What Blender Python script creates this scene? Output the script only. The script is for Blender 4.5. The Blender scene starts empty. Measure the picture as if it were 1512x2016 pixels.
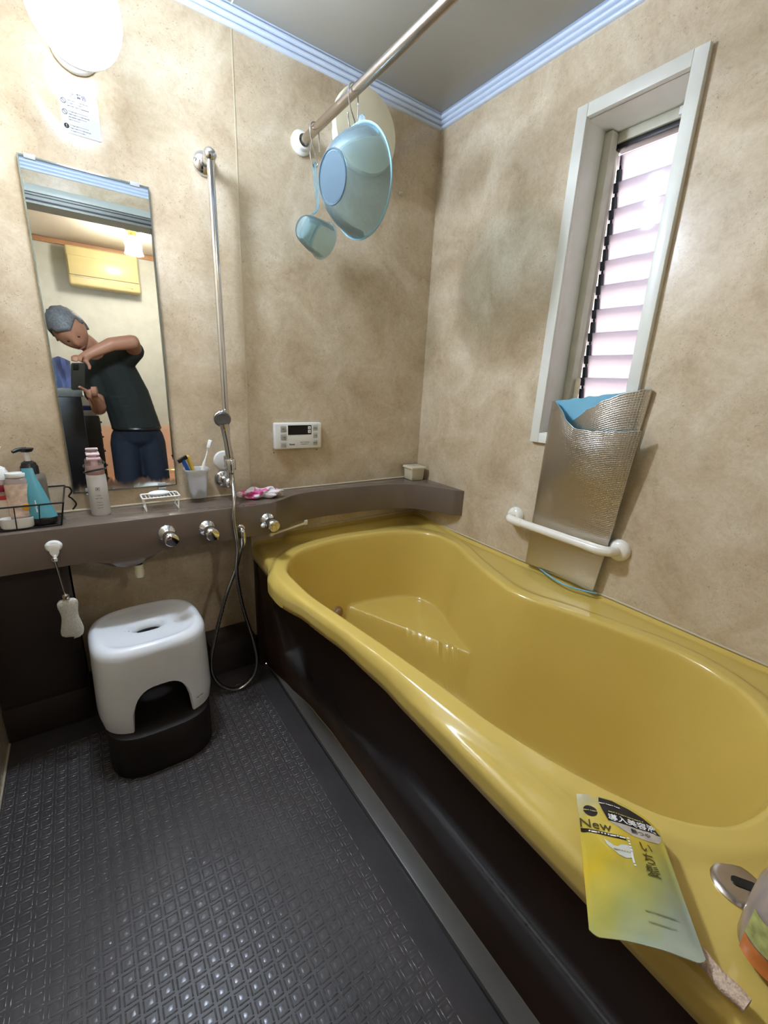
import bpy, bmesh, math, random
import numpy as np
from mathutils import Vector, Matrix, noise
from mathutils.bvhtree import BVHTree
random.seed(7)
C = bpy.context.scene.collection
PI = math.pi

# ------------------------------------------------------------------ camera, world, lights, exposure
CAM = Vector((0, 0, 1.12))
yaw, pitch, roll = 0.62111, 0.29224, 0.04944
fw = Vector((math.sin(yaw)*math.cos(pitch), math.cos(yaw)*math.cos(pitch), -math.sin(pitch)))
r0 = Vector((math.cos(yaw), -math.sin(yaw), 0)); u0 = r0.cross(fw)
rt = r0*math.cos(roll) + u0*math.sin(roll); up = u0*math.cos(roll) - r0*math.sin(roll)
cd = bpy.data.cameras.new('camera'); cam = bpy.data.objects.new('camera', cd); C.objects.link(cam)
cam.matrix_world = Matrix(((rt.x, up.x, -fw.x, CAM.x), (rt.y, up.y, -fw.y, CAM.y), (rt.z, up.z, -fw.z, CAM.z), (0, 0, 0, 1)))
cd.sensor_fit = 'HORIZONTAL'; cd.sensor_width = 36; cd.lens = 841.86/1512*36; cd.clip_start = 0.005
sc = bpy.context.scene; sc.camera = cam
sc.view_settings.view_transform = 'Standard'; sc.view_settings.look = 'None'
sc.view_settings.gamma = 1; sc.view_settings.use_curve_mapping = False
sc.view_settings.exposure = 1.62
w = bpy.data.worlds.new('sky'); sc.world = w; w.use_nodes = True
bg = w.node_tree.nodes['Background']; bg.inputs[0].default_value = (0.86, 0.92, 1.0, 1); bg.inputs[1].default_value = 2.3
GLOBE_E = 108.0        # emission of the round wall lamp
HALL_E = 50.0         # emission of the lamp in the dressing room
HALL_FILL = 1.2      # added fill light in the dressing room, unseen behind the doorway header

# ------------------------------------------------------------------ helpers
def lin(c):
    return tuple(((v/255+0.055)/1.055)**2.4 if v/255 > 0.04045 else v/255/12.92 for v in c) + (1,)
def mat(name, col, rough=0.4, metal=0.0, coat=0.0, trans=0.0, ior=1.45, spec=0.5, noise_amt=0.06, nscale=20, bump=0.0, bscale=60, emit=None, alpha=1, subs=0.0):
    m = bpy.data.materials.new(name); m.use_nodes = True; nt = m.node_tree; p = nt.nodes['Principled BSDF']
    c = lin(col)
    tc = nt.nodes.new('ShaderNodeTexCoord')
    if noise_amt:
        n = nt.nodes.new('ShaderNodeTexNoise'); n.inputs['Scale'].default_value = nscale; n.inputs['Detail'].default_value = 4
        nt.links.new(tc.outputs['Object'], n.inputs['Vector'])
        r = nt.nodes.new('ShaderNodeValToRGB'); r.color_ramp.elements[0].position = .3; r.color_ramp.elements[1].position = .7
        r.color_ramp.elements[0].color = tuple(v*(1-noise_amt) for v in c[:3])+(1,); r.color_ramp.elements[1].color = tuple(min(1, v*(1+noise_amt)) for v in c[:3])+(1,)
        nt.links.new(n.outputs['Fac'], r.inputs['Fac']); nt.links.new(r.outputs['Color'], p.inputs['Base Color'])
    else:
        p.inputs['Base Color'].default_value = c
    p.inputs['Roughness'].default_value = rough; p.inputs['Metallic'].default_value = metal; p.inputs['Coat Weight'].default_value = coat
    p.inputs['Coat Roughness'].default_value = 0.05
    p.inputs['Transmission Weight'].default_value = trans; p.inputs['IOR'].default_value = ior; p.inputs['Alpha'].default_value = alpha
    p.inputs['Specular IOR Level'].default_value = spec
    if subs:
        p.inputs['Subsurface Weight'].default_value = subs; p.inputs['Subsurface Radius'].default_value = (.02, .012, .008); p.inputs['Subsurface Scale'].default_value = .5
    if bump:
        n2 = nt.nodes.new('ShaderNodeTexNoise'); n2.inputs['Scale'].default_value = bscale; n2.inputs['Detail'].default_value = 3
        nt.links.new(tc.outputs['Object'], n2.inputs['Vector'])
        b = nt.nodes.new('ShaderNodeBump'); b.inputs['Strength'].default_value = bump; b.inputs['Distance'].default_value = .002
        nt.links.new(n2.outputs['Fac'], b.inputs['Height']); nt.links.new(b.outputs['Normal'], p.inputs['Normal'])
    if emit:
        p.inputs['Emission Color'].default_value = lin(emit[0]); p.inputs['Emission Strength'].default_value = emit[1]
    return m

def finish(bm, smooth=True, angle=40):
    me = bpy.data.meshes.new('m'); bmesh.ops.recalc_face_normals(bm, faces=bm.faces)
    bm.to_mesh(me); bm.free()
    if smooth:
        for p in me.polygons: p.use_smooth = True
        me.set_sharp_from_angle(angle=math.radians(angle))
    return me
def wloc(o):
    v = Vector(o.location)
    while o.parent: o = o.parent; v += o.location
    return v
def obj(name, bm, m, parent=None, loc=None, label=None, smooth=True, angle=40, kind=None, raw=False):
    """bm in WORLD coordinates (bmesh or mesh); linked as one object whose origin is loc / the parent's origin"""
    me = finish(bm, smooth, angle) if isinstance(bm, bmesh.types.BMesh) else bm
    me.name = name
    o = bpy.data.objects.new(name, me); C.objects.link(o)
    base = wloc(parent) if parent else Vector(loc) if loc is not None else Vector((0, 0, 0))
    if not raw: me.transform(Matrix.Translation(-base))
    if parent: o.parent = parent
    else: o.location = base
    ms = m if isinstance(m, (list, tuple)) else [m]
    for x in ms:
        me.materials.append(x)
    if label: o['label'] = label
    if kind: o['kind'] = kind
    return o
def thing(name, label, cat, loc, group=None):
    o = bpy.data.objects.new(name, None); C.objects.link(o); o.empty_display_size = .03
    o.location = loc; o['label'] = label; o['category'] = cat
    if group: o['group'] = group
    return o
def tag(o, label, cat, group=None):
    o['label'] = label; o['category'] = cat
    if group: o['group'] = group
    return o
def B(): return bmesh.new()
def box(bm, x0, x1, y0, y1, z0, z1, bev=0.0, seg=2, M=None):
    t = bmesh.new(); bmesh.ops.create_cube(t, size=1)
    for v in t.verts: v.co = Vector(((x0+x1)/2+v.co.x*(x1-x0), (y0+y1)/2+v.co.y*(y1-y0), (z0+z1)/2+v.co.z*(z1-z0)))
    if bev: bmesh.ops.bevel(t, geom=t.edges[:], offset=bev, segments=seg, profile=.5, affect='EDGES')
    if M is not None: t.transform(M)
    merge(bm, t)
def merge(bm, t):
    me = bpy.data.meshes.new('t'); t.to_mesh(me); t.free(); bm.from_mesh(me); bpy.data.meshes.remove(me)
def frame(d):
    d = d.normalized(); a = Vector((0, 0, 1)) if abs(d.z) < .9 else Vector((1, 0, 0))
    x = d.cross(a).normalized(); return x, d.cross(x).normalized()
def tube(bm, pts, r, seg=12, caps=True, closed=False):
    pts = [Vector(p) for p in pts]; n = len(pts)
    rs = r if isinstance(r, (list, tuple)) else [r]*n
    rings = []; x = None
    for i, p in enumerate(pts):
        if closed: d = pts[(i+1) % n]-pts[i-1]
        else: d = pts[min(i+1, n-1)]-pts[max(i-1, 0)]
        if d.length < 1e-9: d = Vector((0, 0, 1))
        d.normalize()
        if x is None: x, y = frame(d)
        else:
            x = (x-d*x.dot(d)); x = x.normalized() if x.length > 1e-6 else frame(d)[0]
        y = d.cross(x)
        rings.append([bm.verts.new(p+(x*math.cos(2*PI*k/seg)+y*math.sin(2*PI*k/seg))*rs[i]) for k in range(seg)])
    for i in range(n if closed else n-1):
        a, b = rings[i], rings[(i+1) % n]
        for k in range(seg): bm.faces.new((a[k], a[(k+1) % seg], b[(k+1) % seg], b[k]))
    if caps and not closed:
        bm.faces.new(rings[0][::-1]); bm.faces.new(rings[-1])
def lathe(bm, base, axis, prof, seg=32, sx=1.0, sy=1.0, xdir=None):
    """prof = [(radius, height along axis)]"""
    base = Vector(base); axis = Vector(axis).normalized()
    if xdir is not None:
        x = Vector(xdir); x = (x-axis*x.dot(axis)).normalized(); y = axis.cross(x)
    else: x, y = frame(axis)
    rings = []
    for r, h in prof:
        if r < 1e-6: rings.append([bm.verts.new(base+axis*h)])
        else: rings.append([bm.verts.new(base+axis*h+x*math.cos(2*PI*k/seg)*r*sx+y*math.sin(2*PI*k/seg)*r*sy) for k in range(seg)])
    for a, b in zip(rings, rings[1:]):
        for k in range(seg):
            k2 = (k+1) % seg
            if len(a) == 1 and len(b) == 1: continue
            if len(a) == 1: bm.faces.new((a[0], b[k2], b[k]))
            elif len(b) == 1: bm.faces.new((a[k], a[k2], b[0]))
            else: bm.faces.new((a[k], a[k2], b[k2], b[k]))
def prism(bm, poly, d0, d1, M=None, bev=0.0, seg=2):
    """poly in XY extruded z d0..d1"""
    t = bmesh.new(); a = [t.verts.new((x, y, d0)) for x, y in poly]; f = t.faces.new(a)
    r = bmesh.ops.extrude_face_region(t, geom=[f]); vs = [g for g in r['geom'] if isinstance(g, bmesh.types.BMVert)]
    for v in vs: v.co.z = d1
    bmesh.ops.recalc_face_normals(t, faces=t.faces)
    if bev: bmesh.ops.bevel(t, geom=t.edges[:], offset=bev, segments=seg, profile=.5, affect='EDGES', clamp_overlap=True)
    if M is not None: t.transform(M)
    merge(bm, t)
def sphere(bm, c, r, seg=24, rings=14, M=None):
    t = bmesh.new(); bmesh.ops.create_uvsphere(t, u_segments=seg, v_segments=rings, radius=1)
    rr = r if isinstance(r, (list, tuple)) else (r, r, r)
    t.transform(Matrix.Diagonal((rr[0], rr[1], rr[2], 1)))
    if M is not None: t.transform(M)
    t.transform(Matrix.Translation(Vector(c))); merge(bm, t)
def grid(bm, rows, close_u=False):
    vv = [[bm.verts.new(p) for p in r] for r in rows]
    for a, b in zip(vv, vv[1:]):
        n = len(a)
        for k in range(n if close_u else n-1):
            bm.faces.new((a[k], a[(k+1) % n], b[(k+1) % n], b[k]))
    return vv
def catmull(pts, n=8, closed=False):
    P = [Vector(p) for p in pts]; out = []; N = len(P)
    for i in range(N if closed else N-1):
        if closed: a, b, c, d = P[i-1], P[i], P[(i+1) % N], P[(i+2) % N]
        else: a, b, c, d = P[max(i-1, 0)], P[i], P[i+1], P[min(i+2, N-1)]
        for k in range(n):
            t = k/n
            out.append(.5*((2*b)+(c-a)*t+(2*a-5*b+4*c-d)*t*t+(3*b-a-3*c+d)*t**3))
    if not closed: out.append(P[-1])
    return out
def rrect(w, h, r, n=6):
    out = []
    for cx, cy, a0 in ((w/2-r, h/2-r, 0), (-w/2+r, h/2-r, 90), (-w/2+r, -h/2+r, 180), (w/2-r, -h/2+r, 270)):
        for k in range(n+1):
            a = math.radians(a0+90*k/n); out.append((cx+r*math.cos(a), cy+r*math.sin(a)))
    return out
def frameM(o, x, y, z=None):
    x = Vector(x).normalized(); y = Vector(y); y = (y-x*y.dot(x)).normalized(); z = x.cross(y)
    o = Vector(o)
    return Matrix(((x.x, y.x, z.x, o.x), (x.y, y.y, z.y, o.y), (x.z, y.z, z.z, o.z), (0, 0, 0, 1)))
def text_mesh(s, size, M, depth=0.0002, align='CENTER', sx=1.0, bold=0.0):
    cu = bpy.data.curves.new('txt', 'FONT'); cu.body = s; cu.size = size; cu.extrude = depth; cu.align_x = align; cu.align_y = 'CENTER'; cu.offset = bold; cu.resolution_u = 3
    o = bpy.data.objects.new('txt', cu); C.objects.link(o)
    me = bpy.data.meshes.new_from_object(o.evaluated_get(bpy.context.evaluated_depsgraph_get()))
    bpy.data.objects.remove(o); bpy.data.curves.remove(cu)
    me.transform(Matrix.Diagonal((sx, 1, 1, 1))); me.transform(M); me.materials.clear()
    return me
def text(s, size, M, m, parent, name='lettering', **k):
    return obj(name, text_mesh(s, size, M, **k), m, parent)
def marks(n, seed=0):
    rr = random.Random(n*31+seed); return ''.join(rr.choice('▪▪▬▪') for _ in range(n))
def sst(a, b, x):
    t = min(1, max(0, (x-a)/(b-a))); return t*t*(3-2*t)
def wall_frame(x, y, z): return frameM((x, y, z), (1, 0, 0), (0, 0, 1))          # local z faces -Y (into the room) on the back wall

# ------------------------------------------------------------------ materials
def wall_material(name, c1, c2, c3, rough=.13):
    m = bpy.data.materials.new(name); m.use_nodes = True; nt = m.node_tree; p = nt.nodes['Principled BSDF']; L = nt.links.new
    tc = nt.nodes.new('ShaderNodeTexCoord')
    def nz(scale, det=6, ro=.6, dist=0.0):
        n = nt.nodes.new('ShaderNodeTexNoise'); n.inputs['Scale'].default_value = scale; n.inputs['Detail'].default_value = det
        n.inputs['Roughness'].default_value = ro; n.inputs['Distortion'].default_value = dist; L(tc.outputs['Object'], n.inputs['Vector']); return n
    big = nz(5.5, 5, .62, .6)
    r = nt.nodes.new('ShaderNodeValToRGB'); e = r.color_ramp.elements
    e[0].position = .34; e[0].color = lin(c1); e[1].position = .66; e[1].color = lin(c3); k = e.new(.5); k.color = lin(c2)
    L(big.outputs['Fac'], r.inputs['Fac'])
    fine = nz(75, 6, .75, .8)
    fr = nt.nodes.new('ShaderNodeValToRGB'); fe = fr.color_ramp.elements; fe[0].position = .30; fe[0].color = (.80, .78, .74, 1); fe[1].position = .62; fe[1].color = (1.04, 1.04, 1.04, 1)
    L(fine.outputs['Fac'], fr.inputs['Fac'])
    mx = nt.nodes.new('ShaderNodeMixRGB'); mx.blend_type = 'MULTIPLY'; mx.inputs[0].default_value = .75
    L(r.outputs['Color'], mx.inputs[1]); L(fr.outputs['Color'], mx.inputs[2])
    # small grey flakes scattered in loose clusters
    fl = nz(130, 3, .5, 2.2); cl = nz(13, 3, .5)
    g1 = nt.nodes.new('ShaderNodeMath'); g1.operation = 'GREATER_THAN'; g1.inputs[1].default_value = .645; L(fl.outputs['Fac'], g1.inputs[0])
    g2 = nt.nodes.new('ShaderNodeMath'); g2.operation = 'GREATER_THAN'; g2.inputs[1].default_value = .53; L(cl.outputs['Fac'], g2.inputs[0])
    g3 = nt.nodes.new('ShaderNodeMath'); g3.operation = 'MULTIPLY'; L(g1.outputs[0], g3.inputs[0]); L(g2.outputs[0], g3.inputs[1])
    g4 = nt.nodes.new('ShaderNodeMath'); g4.operation = 'MULTIPLY'; g4.inputs[1].default_value = .48; L(g3.outputs[0], g4.inputs[0])
    m2 = nt.nodes.new('ShaderNodeMixRGB'); m2.blend_type = 'MIX'; L(g4.outputs[0], m2.inputs[0]); L(mx.outputs[0], m2.inputs[1]); m2.inputs[2].default_value = lin((125, 110, 90))
    L(m2.outputs[0], p.inputs['Base Color'])
    p.inputs['Roughness'].default_value = rough; p.inputs['Specular IOR Level'].default_value = .5
    b = nt.nodes.new('ShaderNodeBump'); b.inputs['Strength'].default_value = .10; b.inputs['Distance'].default_value = .01
    wv = nz(3.0, 1, .4); L(wv.outputs['Fac'], b.inputs['Height']); L(b.outputs['Normal'], p.inputs['Normal'])
    return m
M_wall = wall_material('beige_marbled_panel', (186, 166, 138), (201, 184, 157), (216, 202, 178), .2)
M_ceil = mat('ceiling_panel', (160, 157, 146), .3, noise_amt=.03, nscale=3)
M_mould = mat('moulding_white', (206, 218, 234), .3, noise_amt=.02)  # white moulding; the cool cast of the light is put into its colour
M_white = mat('white_plastic', (232, 232, 228), .28, noise_amt=.02)
M_cream = mat('cream_plastic', (222, 214, 186), .35, noise_amt=.04)
M_ivory = mat('ivory_handrail', (238, 234, 222), .22, noise_amt=.02, coat=.3)
M_frame = mat('window_frame_paint', (222, 222, 212), .35, noise_amt=.04)
M_sash = mat('window_sash_paint', (196, 194, 176), .4, noise_amt=.06)
M_chrome = mat('chrome', (214, 214, 216), .09, metal=1, noise_amt=.02)
M_steel = mat('brushed_steel', (186, 176, 166), .24, metal=1, noise_amt=.05, nscale=60)
M_hose = mat('hose_metal', (176, 174, 170), .27, metal=1, noise_amt=.1, nscale=200)
M_tub = mat('mustard_tub', (212, 184, 96), .17, coat=.35, noise_amt=.03, nscale=3)
M_apron = mat('dark_brown_apron', (64, 50, 43), .14, spec=.05, coat=.0, noise_amt=.06, nscale=6)
M_ledge = mat('grey_brown_ledge', (106, 94, 85), .23, coat=.2, noise_amt=.07, nscale=9)
M_floor = mat('dark_floor', (66, 61, 60), .42, noise_amt=.12, nscale=9, bump=.12, bscale=300)
M_floor2 = mat('dark_floor_relief', (88, 83, 82), .24, noise_amt=.08, nscale=9)
M_base = mat('dark_skirting', (50, 42, 39), .28, noise_amt=.08, nscale=9)
M_black = mat('black_plastic', (24, 24, 26), .3, noise_amt=.1)
M_dark = mat('charcoal', (38, 36, 38), .4, noise_amt=.15)
M_seal = mat('sealant', (196, 184, 156), .5, noise_amt=.05)
M_stool = mat('white_stool_plastic', (243, 246, 250), .22, coat=.2, noise_amt=.03, nscale=8)
M_mirror = mat('mirror_silver', (238, 242, 238), .012, metal=1, noise_amt=0)
M_mirror_edge = mat('mirror_edge', (130, 138, 132), .2, metal=.6, noise_amt=.1, nscale=40)
M_ink = mat('grey_print', (70, 68, 76), .5, noise_amt=0)
M_inkd = mat('black_print', (28, 26, 30), .5, noise_amt=0)
M_film = mat('clear_sticker', (196, 198, 203), .35, noise_amt=.02)

def translucent(name, col, tw, rough=.2, glossw=.12, twcol=None, see=0.0, ior=1.45):
    m = bpy.data.materials.new(name); m.use_nodes = True; nt = m.node_tree; L = nt.links.new
    for n in list(nt.nodes): nt.nodes.remove(n)
    out = nt.nodes.new('ShaderNodeOutputMaterial'); d = nt.nodes.new('ShaderNodeBsdfDiffuse'); t = nt.nodes.new('ShaderNodeBsdfTranslucent')
    g = nt.nodes.new('ShaderNodeBsdfGlossy'); tr = nt.nodes.new('ShaderNodeBsdfTransparent')
    tc = nt.nodes.new('ShaderNodeTexCoord'); n = nt.nodes.new('ShaderNodeTexNoise'); n.inputs['Scale'].default_value = 30; L(tc.outputs['Object'], n.inputs['Vector'])
    r = nt.nodes.new('ShaderNodeValToRGB'); c = lin(col); r.color_ramp.elements[0].color = tuple(v*.95 for v in c[:3])+(1,); r.color_ramp.elements[1].color = c
    L(n.outputs['Fac'], r.inputs['Fac']); L(r.outputs['Color'], d.inputs['Color'])
    t.inputs['Color'].default_value = lin(twcol or col); g.inputs['Roughness'].default_value = rough
    tr.inputs['Color'].default_value = lin(twcol or col)
    a = nt.nodes.new('ShaderNodeMixShader'); a.inputs[0].default_value = tw; L(d.outputs[0], a.inputs[1]); L(t.outputs[0], a.inputs[2])
    s = nt.nodes.new('ShaderNodeMixShader'); s.inputs[0].default_value = see; L(a.outputs[0], s.inputs[1]); L(tr.outputs[0], s.inputs[2])
    f = nt.nodes.new('ShaderNodeFresnel'); f.inputs['IOR'].default_value = ior
    b = nt.nodes.new('ShaderNodeMixShader'); L(f.outputs[0], b.inputs[0]); L(s.outputs[0], b.inputs[1]); L(g.outputs[0], b.inputs[2])
    L(b.outputs[0], out.inputs['Surface']); return m
M_blueclear = translucent('pale_blue_clear_plastic', (176, 214, 230), .5, .3, see=.80, twcol=(226, 240, 244), ior=1.2)
M_blueclear2 = translucent('pale_blue_clear_plastic_thin', (178, 214, 224), .5, .3, see=.82, twcol=(226, 240, 242), ior=1.2)
M_louvre = translucent('frosted_glass', (240, 238, 244), .9, .15, see=.30)
M_cup = translucent('milky_cup_plastic', (240, 240, 240), .45, .25, see=.12)
M_bottleclear = translucent('clear_bottle', (228, 210, 200), .4, .1, see=.35)
M_shelf_grey = translucent('smoky_grey_plastic', (136, 128, 116), .5, .15, see=.35)

# ------------------------------------------------------------------ ROOM
XW, YW, XL, YR, ZC, HW = 1.248, 1.5, -.305, -.07, 2.075, .016
def struct(name, bm, m, **k): return obj(name, bm, m, kind='structure', **k)

# floor: pan, groove and the raised strip under the tub apron
bm = B(); box(bm, XL, .50, YR-.02, 1.62, -.06, 0, .0)
floor = struct('floor', bm, M_floor)
bm = B(); box(bm, .50, .508, YR-.02, 1.49, -.06, -.012)
obj('groove', bm, M_black, floor, label='dark groove along the tub')
bm = B(); box(bm, .508, .62, YR-.02, 1.49, -.06, .003, .002)
obj('edge_strip', bm, mat('grey_strip', (98, 93, 86), .35, noise_amt=.08, nscale=12), floor)
# woven relief: every cell has a low pyramid with four bars round it (bars lowered towards the left to imitate the fainter light there)
bm = B(); P = .0285
def bar(bm, cx, cy, lx, ly, h):
    rr_ = [[bm.verts.new((cx+sx*(lx-i_), cy+sy*(ly-i_), h*k_)) for sx, sy in ((-1, -1), (1, -1), (1, 1), (-1, 1))] for i_, k_ in ((0, 0), (.0005, .62), (.0013, 1))]
    bm.faces.new(rr_[2])
    for a, q in zip(rr_, rr_[1:]):
        for k in range(4): bm.faces.new((a[k], a[(k+1) % 4], q[(k+1) % 4], q[k]))
x = -.286
while x < .475:
    y = .0
    while y < 1.42:
        hz = .0014*(.55+.45*sst(-.2, -.08, x))*(1-.6*sst(.34, .46, x))
        if not (x > .44):
            c = bm.verts.new((x, y, hz*.5)); q = [bm.verts.new((x+dx*.0043, y+dy*.0043, 0)) for dx, dy in ((-1, -1), (1, -1), (1, 1), (-1, 1))]
            for k in range(4): bm.faces.new((q[k], q[(k+1) % 4], c))
            bar(bm, x-.0105, y-.002, .0015, .0095, hz); bar(bm, x+.0105, y+.002, .0015, .0095, hz)
            bar(bm, x+.002, y-.0105, .0095, .0015, hz); bar(bm, x-.002, y+.0105, .0095, .0015, hz)
        y += P
    x += P
obj('woven_relief', bm, M_floor2, floor, angle=85, kind='stuff')
# a few water drops left on the floor
bm = B()
for k in range(34):
    dx, dy = random.uniform(.05, .36), random.uniform(.75, 1.2)
    sphere(bm, (dx, dy, .0012), (random.uniform(.001, .0022), random.uniform(.001, .0028), .0009), 8, 5)
M_water = mat('water', (250, 250, 250), .02, trans=1, ior=1.33, noise_amt=0)
dr = obj('water_drops', bm, M_water, loc=(.2, 1.0, 0)); tag(dr, 'scattered water drops on the dark floor before the stool', 'water'); dr['kind'] = 'stuff'

# back wall (upper part, recess below the ledge)
bm = B(); box(bm, XL-.1, XW+.1, YW, YW+.13, .60, ZC+.1); box(bm, .47, XW+.1, YW, YW+.13, 0, .60); box(bm, XL-.1, -.085, YW+.02, YW+.13, 0, .6)
box(bm, -.085, .47, 1.62, 1.64, -.06, .60)
wb = struct('wall_back', bm, M_wall)
bm = B(); box(bm, .4765, .4795, YW-.0012, YW+.001, .72, 2.03); obj('joint_strip', bm, M_seal, wb)
bm = B(); tube(bm, [(XL, YW-.002, .7185), (XW, YW-.002, .7185)], .0035, 8); obj('caulk_line', bm, M_seal, wb)
bm = B(); tube(bm, [(.755, YW-.002, .556), (XW, YW-.002, .556)], .002, 8); obj('caulk_line', bm, M_seal, wb)
# screw holes below the remote panel
bm = B()
for px, pz in ((.567, .859), (.738, .862)): lathe(bm, (px, YW, pz), (0, -1, 0), [(0, .0012), (.002, .001), (.0026, 0)], 10)
obj('screw_holes', bm, mat('rusty_screw', (110, 84, 50), .6), wb)

# right wall with the window hole
WY0, WY1, WZ0, WZ1 = .615, .880, .985, 1.842
bm = B(); X0, X1 = XW, XW+.13
box(bm, X0, X1, YR-.12, WY0, -.06, ZC+.1); box(bm, X0, X1, WY1, YW+.13, -.06, ZC+.1); box(bm, X0, X1, WY0, WY1, -.06, WZ0); box(bm, X0, X1, WY0, WY1, WZ1, ZC+.1)
wr = struct('wall_right', bm, M_wall)
bm = B(); tube(bm, [(XW-.002, YR, .531), (XW-.002, 1.25, .533), (XW-.002, YW, .556)], .003, 8); obj('caulk_line', bm, M_seal, wr)
bm = B(); box(bm, XL-.02, XL, YR-.12, YW+.02, -.06, ZC+.1); wl = struct('wall_left', bm, M_wall)
bm = B(); tube(bm, [(XL+.002, YR, .002), (XL+.002, 1.495, .002)], .003, 8); obj('caulk_line', bm, M_seal, wl)
# front wall with the doorway (behind the camera)
DX0, DX1, DZ = -.285, .505, 1.905
bm = B(); box(bm, XL-.02, DX0, YR-.10, YR, -.06, ZC+.1); box(bm, DX1, XW+.1, YR-.10, YR, -.06, ZC+.1); box(bm, DX0, DX1, YR-.10, YR, DZ, ZC+.1)
struct('wall_front', bm, M_wall)
M_door = mat('door_frame_aluminium', (120, 122, 116), .35, metal=.4, noise_amt=.05)
M_door2 = mat('door_frame_light', (176, 182, 176), .4, noise_amt=.04)
dr1 = obj('door_1', (lambda b: (box(b, DX0, DX0+.03, YR-.12, YR+.012, .0, DZ+.03), box(b, DX1-.02, DX1, YR-.12, YR+.012, .56, DZ+.03), box(b, DX0, DX1, YR-.12, YR+.010, DZ-.015, DZ+.03), b)[-1])(B()), M_door, kind='structure')
bm = B(); box(bm, DX0, DX1, YR, YR+.018, DZ+.032, DZ+.066, .003); obj('header_strip', bm, M_door2, dr1)
bm = B(); box(bm, DX0, DX1, YR-.1, YR+.02, DZ-.004, DZ+.002); box(bm, DX0, DX1, YR, YR+.014, DZ+.018, DZ+.022); obj('track', bm, M_dark, dr1)
bm = B(); box(bm, DX0, DX1, YR-.12, YR, -.06, .006, .003); obj('threshold', bm, M_door, dr1)

# ceiling and moulding
bm = B(); box(bm, XL-.02, XW+.1, YR-.1, YW+.1, ZC, ZC+.05); cl = struct('ceiling', bm, M_ceil)
bm = B(); box(bm, .475, .4785, YR, YW, ZC-.0012, ZC+.001); obj('joint_strip', bm, M_white, cl)
def moulding(name, a, b, n):
    """three rounded ridges running from a to b; n = direction into the room"""
    a, b, n = Vector(a), Vector(b), Vector(n)
    prof = [(0, 0)]
    for k in range(3):
        z = k*.0145; d = .006+k*.004
        prof += [(d, z+.0005), (d+.0035, z+.003), (d+.0045, z+.006), (d+.0035, z+.0095), (d, z+.0118), (d-.004, z+.0125), (d-.004, z+.014)]
    prof += [(.026, .045), (0, .045)]
    bm = B(); rows = [[p+n*d+Vector((0, 0, 2.031+z)) for d, z in prof] for p in (a, b)]
    grid(bm, rows); bm.faces.new([bm.verts.new(v) for v in rows[0]]); bm.faces.new([bm.verts.new(v) for v in rows[1]])
    return struct(name, bm, M_mould, angle=60)
moulding('trim_1', (XL, YW, 0), (XW, YW, 0), (0, -1, 0))
moulding('trim_2', (XW, YW, 0), (XW, YR, 0), (-1, 0, 0))
moulding('trim_3', (XL, YR, 0), (XW, YR, 0), (0, 1, 0))
moulding('trim_4', (XL, YR, 0), (XL, YW, 0), (1, 0, 0))

# skirting: low blocks left and right of the recess, dark panel under the ledge at the left
bm = B(); box(bm, XL+.001, -.082, 1.495, 1.52, .0, .120, .004); bb = struct('baseboard_back', bm, M_base)
bm = B(); box(bm, .296, .499, 1.50, 1.6195, .0, .133, .004)
o_blk = obj('skirting_block', bm, M_base, bb)
bm = B(); box(bm, -.085, .2955, 1.6, 1.62, 0, .10, .004); obj('skirting_strip', bm, M_base, bb)
bm = B(); box(bm, XL+.001, -.085, 1.500, 1.6195, .1205, .609, .004)
struct('trim_6', bm, M_base, label='dark brown panel under the left end of the counter')

# window_1
wn = bpy.data.objects.new('window_1', None); C.objects.link(wn); wn.location = (XW, .745, 1.4); wn['kind'] = 'structure'
def ring_box(bm, xa, xb, y0, y1, z0, z1, wy, wz=None, bev=.002):
    wz = wz or wy
    box(bm, xa, xb, y0, y0+wy, z0, z1, bev); box(bm, xa, xb, y1-wy, y1, z0, z1, bev)
    box(bm, xa, xb, y0+wy, y1-wy, z0, z0+wz, bev); box(bm, xa, xb, y0+wy, y1-wy, z1-wz, z1, bev)
bm = B(); ring_box(bm, XW-.016, XW+.004, .588, .903, .957, 1.868, .032); obj('window_frame', bm, M_frame, wn)
bm = B(); box(bm, XW, XW+.13, .6155, .6205, .986, 1.841); box(bm, XW, XW+.13, .8745, .8795, .986, 1.841); box(bm, XW, XW+.13, .6205, .8745, .986, .991); box(bm, XW, XW+.13, .6205, .8745, 1.836, 1.841)
obj('jamb_lining', bm, M_frame, wn)
bm = B(); ring_box(bm, XW+.118, XW+.150, .6205, .8745, .991, 1.836, .016, .026); obj('sash', bm, M_sash, wn)
bm = B(); box(bm, XW+.085, XW+.118, .850, .8745, .991, 1.832, .003); obj('sash_track', bm, M_sash, wn)
bm = B(); box(bm, XW+.108, XW+.120, .6505, .690, 1.812, 1.830, .002); obj('latch_plate', bm, M_white, wn)
bm = B(); box(bm, XW+.125, XW+.16, .6365, .8585, 1.796, 1.810, .002); obj('top_rail', bm, M_dark, wn)
bm = B(); box(bm, XW+.100, XW+.112, .832, .846, 1.06, 1.165, .004); obj('handle', bm, M_cream, wn)
ns = 12; pit = .0685; zt = 1.745
sl = None
M_hold = mat('louvre_holder', (46, 52, 62), .35, metal=.3, noise_amt=.2)
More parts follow.
